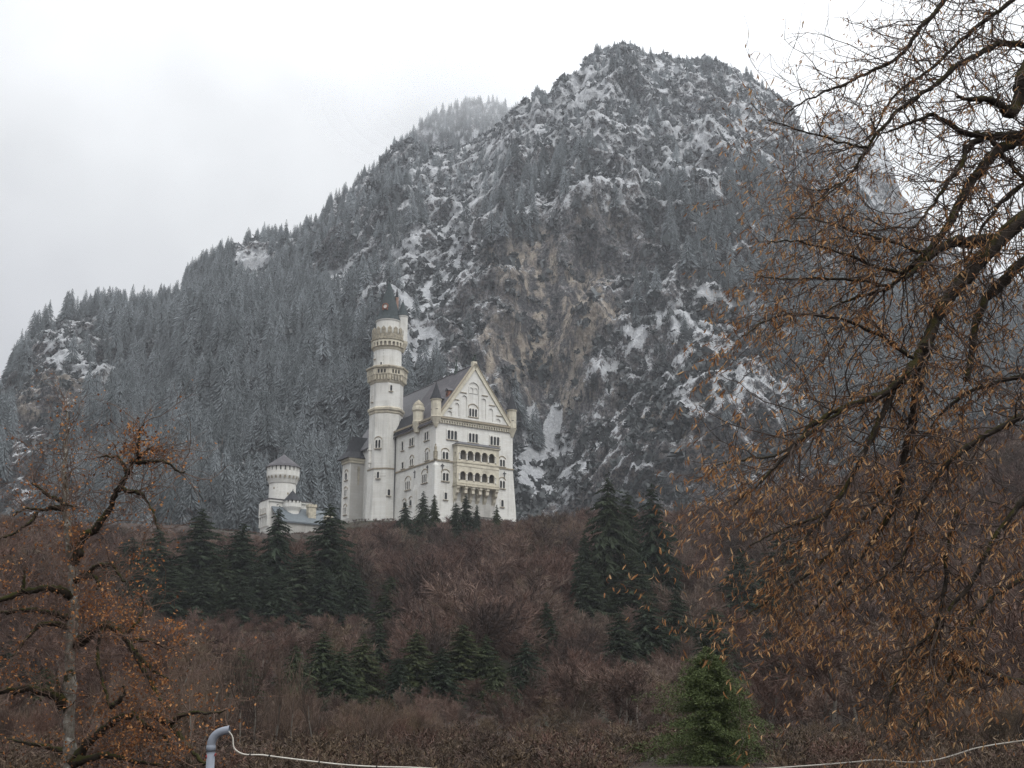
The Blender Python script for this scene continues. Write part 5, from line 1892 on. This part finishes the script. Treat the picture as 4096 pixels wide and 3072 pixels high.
# --- mossy oak on the left
c1 = lambda x, y: (x / 1.127, 1600 + y / 1.127)
rng = np.random.default_rng(99)
OY = 22.0
p0 = at(*c1(318, 1659), OY)
OO = np.array([p0[0], OY, 0])
oak = empty('mossy_oak', tuple(OO))
tag(oak, 'gnarled mossy oak with pale trunk and withered orange leaves at left', 'tree')
P = limb_pts([(330, 1930), (324, 1800), (318, 1659), (310, 1400), (316, 1200), (327, 1000), (333, 850), (322, 700), (303, 560), (292, 400), (288, 300), (300, 180), (306, 100), (300, 50)], c1, OY, OY, 28, 4, rng, .01)
P[:, 3] *= np.interp(np.linspace(0, 1, len(P)), [0, .5, .75, 1], [1, 1.15, 1.05, .9])
OAK_AXIS = P
mb = MB()
mb.tube(P[:, :3] - OO, P[:, 3], 10)
mb.build('trunk', M['oak_bark'], oak, True)
OL = [
    ([(330, 740), (345, 700), (370, 620), (430, 590), (460, 540), (500, 480), (530, 410), (570, 340), (600, 280), (640, 240), (690, 210)], 22, 21.4, 14, 5),
    ([(590, 280), (640, 282), (680, 275), (740, 275), (790, 310), (835, 328)], 21.5, 21.2, 7, 3),
    ([(540, 400), (600, 412), (630, 420), (665, 455), (690, 510), (712, 580)], 21.6, 21.2, 7, 2.5),
    ([(575, 330), (560, 290), (530, 255), (480, 250), (430, 262)], 21.6, 21.9, 6, 2),
    ([(620, 250), (630, 190), (625, 150), (650, 100)], 21.4, 21.4, 5, 2),
    ([(328, 830), (360, 800), (400, 780), (450, 745), (515, 738), (528, 780), (560, 820)], 22, 21.4, 10, 4),
    ([(385, 790), (415, 797), (460, 828), (435, 852)], 21.8, 21.6, 8, 4),
    ([(330, 890), (270, 850), (200, 850), (110, 862), (30, 893), (-60, 905), (-180, 960)], 22, 21.3, 12, 7),
    ([(112, 865), (106, 820), (110, 770)], 21.6, 21.6, 7, 4),
    ([(325, 985), (270, 968), (200, 953), (80, 945), (0, 965), (-120, 975)], 22, 22.4, 10, 6),
    ([(322, 1030), (240, 1000), (180, 1010), (140, 1050), (90, 1110), (55, 1160)], 22, 21.6, 9, 3),
    ([(300, 1370), (250, 1332), (150, 1302), (60, 1305), (0, 1312), (-140, 1330)], 22, 21.4, 15, 8),
    ([(272, 1335), (262, 1290), (258, 1245)], 21.9, 21.9, 8, 4),
    ([(335, 1110), (400, 1055), (470, 1000), (530, 1030), (580, 1090), (640, 1200), (690, 1310), (765, 1395)], 22, 20.8, 14, 6),
    ([(590, 1095), (640, 1075), (700, 1100), (780, 1130)], 21.4, 21.2, 7, 2),
    ([(610, 1130), (660, 1190), (690, 1225), (755, 1255)], 21.2, 21.0, 7, 3),
    ([(560, 1060), (610, 1010), (650, 940), (640, 890)], 21.4, 21.5, 6, 2.5),
    ([(320, 1640), (420, 1520), (500, 1450), (620, 1410), (740, 1440), (800, 1500), (860, 1580), (925, 1645)], 22, 20.8, 14, 7),
    ([(770, 1460), (800, 1430), (860, 1408), (930, 1412), (1010, 1398)], 21.1, 20.8, 8, 3),
    ([(600, 1415), (660, 1480), (740, 1500), (760, 1560)], 21.3, 21.2, 9, 4),
    ([(289, 470), (250, 440), (200, 418), (140, 368)], 22, 22, 8, 4),
    ([(289, 490), (240, 480), (200, 500), (130, 485), (60, 520)], 22, 21.6, 8, 3),
    ([(165, 510), (150, 545), (110, 570), (40, 610), (-30, 640)], 21.8, 21.6, 6, 3),
    ([(280, 470), (310, 470), (350, 480)], 22, 21.8, 5, 2),
    ([(500, 1385), (540, 1360), (565, 1330), (555, 1290)], 21.2, 21.2, 7, 4),
    ([(470, 1010), (430, 1130), (455, 1260), (500, 1385)], 21.5, 21.2, 5, 6),
    ([(300, 1590), (200, 1560), (110, 1540), (30, 1530)], 22, 21.8, 8, 3),
    ([(330, 1640), (430, 1600), (520, 1610), (640, 1640), (760, 1650)], 21.9, 21.3, 11, 5),
]
# clumps of withered leaves on the sheet (x, y, radius) and their density
LEAFY = [(650, 200, 110, .8), (820, 310, 70, .5), (300, 100, 90, .4), (120, 420, 100, .35), (340, 590, 110, .6), (460, 560, 60, .5), (650, 760, 90, .7), (450, 920, 110, .9), (590, 980, 90, 1.0), (820, 1010, 110, 1.3), (680, 1240, 100, .7),
         (560, 1260, 80, .4), (480, 1430, 100, .8), (640, 1470, 130, 1.0), (560, 1590, 160, 1.0), (180, 1560, 120, .6), (330, 1380, 80, .5), (60, 1250, 90, .5), (60, 800, 90, .35), (1000, 1400, 110, .7), (250, 1480, 90, .4), (740, 1600, 110, .7), (60, 1500, 90, .6), (330, 1640, 90, .7)]
TWG, LV, LFc, nl = MB(), [], [], 0
allp = [(OAK_AXIS[len(OAK_AXIS) // 3:], 1.0)]
for pts, Y0, Y1, r0, r1 in OL:
    P = limb_pts(pts, c1, Y0, Y1, r0 * 1.2, r1 * .75, rng, .02)
    P[:, 3] *= 1 + .25 * np.abs(rng.normal(0, 1, len(P)))
    mb = MB()
    mb.tube(P[:, :3] - OO, P[:, 3], 8)
    mb.build('limb', M['oak_limb'], oak, True)
    allp.append((P, 1.0))
for P, w_ in allp:
    seglen = np.linalg.norm(np.diff(P[:, :3], axis=0), axis=1)
    acc = 0.0
    for k in range(len(P) - 1):
        acc += seglen[k]
        while acc > .06:
            acc -= .06
            p = P[k, :3]
            ax = rng.normal(0, 1, 3)
            d = P[k + 1, :3] - P[k, :3]
            nd = d / (np.linalg.norm(d) + 1e-9) * rng.uniform(.1, .8) + ax / np.linalg.norm(ax) + np.array([0, 0, .25])
            outs = []
            shoot(TWG, p - OO, nd, rng.uniform(.35, 1.35), .0075, rng, -.02, outs, int(rng.integers(4, 8)), .3)
            for tp, td in outs:
                q0 = tp[-1] + OO
                sx, sy = bearing(q0)
                ux, uy = sx * S * 1.127, (sy * S - 1600) * 1.127
                den = .11 + max(dn_ * max(0.0, 1 - math.hypot(ux - cx, uy - cy) / (1.35 * rd)) for cx, cy, rd, dn_ in LEAFY)
                for q in range(rng.poisson(4.4 * den)):
                    b0 = tp[int(rng.integers(2, len(tp)))] + rng.normal(0, .04, 3)
                    u = rng.normal(0, 1, 3)
                    u /= np.linalg.norm(u)
                    v_ = np.cross(u, rng.normal(0, 1, 3))
                    v_ /= np.linalg.norm(v_) + 1e-9
                    L, W = rng.uniform(.04, .075), rng.uniform(.014, .026)
                    nrm = np.cross(u, v_) * L * .18
                    LV += [b0, b0 + u * L * .5 + v_ * W + nrm, b0 + u * L, b0 + u * L * .5 - v_ * W + nrm]
                    LFc.append((nl, nl + 1, nl + 2, nl + 3))
                    nl += 4
TWG.build('twigs', M['oak_twig'], oak)
mb = MB()
mb.add(np.array(LV), np.array(LFc))
tag(mb.build('leaves', M['oak_leaf'], oak), kind='stuff')
print('oak leaves', nl // 4)

# ------------------------------------------------------------------ pipe and cable
PY = 11.7
pp = lambda x, y, Y=PY: at(700 + x / 2.212, 2800 + y / 2.212, Y)
R_ = 35 / 2.212 * PY / FPX
foot = pp(318, 602)
pipe = empty('vent_pipe', (foot[0], PY, 0))
tag(pipe, 'grey plastic pipe standing upright with its bent top facing right', 'pipe')
PO = np.array([foot[0], PY, 0])
mb = MB()
top = pp(318, 455) - PO
mb.tube([(0, 0, -.05), (top[0] * .3, 0, .6), tuple(top * [1, 1, 1])], R_, 20, cap=True)
mb.build('pipe_shaft', M['pvc'], pipe, True)
mb = MB()
e_ = chaikin([pp(318, 470) - PO, pp(317, 410) - PO, pp(326, 360) - PO, pp(352, 315) - PO, pp(390, 288) - PO, pp(432, 274) - PO, pp(480, 266) - PO], 3)
e_[:, 1] = 0
mb.tube(e_, np.full(len(e_), R_ * 1.02), 20, cap=False)
mb.tube(e_[::-1], np.full(len(e_), R_ * .88), 20, cap=False)
lip = e_[-1] + (e_[-1] - e_[-2]) / np.linalg.norm(e_[-1] - e_[-2]) * .002
mb.tube([e_[-1] - [.012, 0, 0], lip], R_ * 1.06, 20, cap=False)
mb.build('elbow', M['pvc'], pipe, True)
mb = MB()
c_ = pp(318, 432) - PO
mb.tube([c_ - [0, 0, .02], c_ - [0, 0, .018], c_ + [0, 0, .028], c_ + [0, 0, .03]], [R_ * 1.02, R_ * 1.13, R_ * 1.13, R_ * 1.02], 20)
col_ = mb.build('collar', M['pvc'], pipe, True)
mb = MB()
c_ = pp(318, 450) - PO
mb.tube([c_ - [0, 0, .004], c_ + [0, 0, .004]], R_ * 1.12, 20)
mb.build('rubber_seal', M['tie'], col_)
mb = MB()
c_ = pp(292, 500) - PO
mb.tube([c_ + [-.004, -R_ * .4, -.018], c_ + [-.01, -R_ * .5, 0], c_ + [-.002, -R_ * .4, .02]], [.006, .011, .006], 6)
c_ = pp(354, 485) - PO
mb.tube([c_ + [0, -R_ * .4, -.012], c_ + [.006, -R_ * .4, .004], c_ + [.012, -R_ * .3, .012]], [.004, .008, .004], 6)
mb.build('red_clip', M['red'], pipe)

k4 = lambda x, y, Y: at(x, y, Y)
m0 = pp(470, 268)
route = [m0 + [-.05, 0, 0], m0 + [.0, 0, -.008], pp(500, 305), pp(514, 345), pp(514, 390), pp(520, 425), pp(555, 460), pp(620, 487), pp(760, 484), pp(835, 495), pp(1050, 523), pp(1275, 550), pp(1500, 575), pp(1785, 592), pp(2200, 598),
         k4(1900, 3092, 11.9), k4(2300, 3110, 12.2), k4(2700, 3098, 12.6), k4(2950, 3084, 12.9), k4(3128, 3070, 13.0), k4(3300, 3058, 13.1), k4(3440, 3046, 13.2), k4(3515, 3038, 13.2), k4(3590, 3046, 13.3), k4(3650, 3050, 13.3),
         k4(3740, 3042, 13.4), k4(3830, 3016, 13.5), k4(3900, 2992, 13.5), k4(3990, 2976, 13.6), k4(4096, 2962, 13.7), k4(4300, 2930, 13.8), np.array([6.9, 13.85, 1.75])]
cp = chaikin(np.array(route), 2)
cab = empty('cable', tuple(m0))
tag(cab, 'thin white cable hanging from the bent grey pipe and sagging along the lower edge', 'cable')
mb = MB()
mb.tube(cp - m0, .0066, 8)
mb.build('cable_sheath', M['cable'], cab, True)
for x, y in ((664, 486), (835, 495), (1275, 550), (1785, 592)):
    q = pp(x, y) - m0
    mb = MB()
    mb.tube([q - [.007, 0, -.001], q + [.007, 0, -.001]], .0088, 8)
    mb.tube([q + [0, 0, .006], q + [.004, 0, .02]], .002, 4)
    mb.build('tie', M['tie'], cab)

# ------------------------------------------------------------------ damp air
t = bpy.data.materials.new('damp air')
t.use_nodes = True
t.node_tree.nodes.clear()
vo = t.node_tree.nodes.new('ShaderNodeVolumePrincipled')
vo.inputs['Color'].default_value = (0.86, 0.89, 0.94, 1)
vo.inputs['Density'].default_value = HAZE_DENSITY
vo.inputs['Anisotropy'].default_value = 0.2
oo = t.node_tree.nodes.new('ShaderNodeOutputMaterial')
t.node_tree.links.new(vo.outputs[0], oo.inputs['Volume'])
mb = MB()
mb.box((-2300, -2300, -6), (2300, 2300, 1050))
hz = mb.build('haze', t)
tag(hz, kind='stuff')

t = bpy.data.materials.new('hill mist')
t.use_nodes = True
t.node_tree.nodes.clear()
vo = t.node_tree.nodes.new('ShaderNodeVolumePrincipled')
vo.inputs['Color'].default_value = (0.95, 0.96, 0.98, 1)
vo.inputs['Density'].default_value = 0.0026
vo.inputs['Anisotropy'].default_value = 0.45
oo = t.node_tree.nodes.new('ShaderNodeOutputMaterial')
t.node_tree.links.new(vo.outputs[0], oo.inputs['Volume'])
mc = at(985 * S, 232 * S, 1690)
mb = MB()
for q in np.linspace(.35, 1, 6):
    pr = [(230 * q * math.sin(a), 62 * q * -math.cos(a)) for a in np.linspace(0.02, math.pi - .02, 16)]
    mb.lathe(pr, 32)
ms = mb.build('mist', t, smooth_=True)
ms.location = tuple(mc)
tag(ms, kind='stuff')
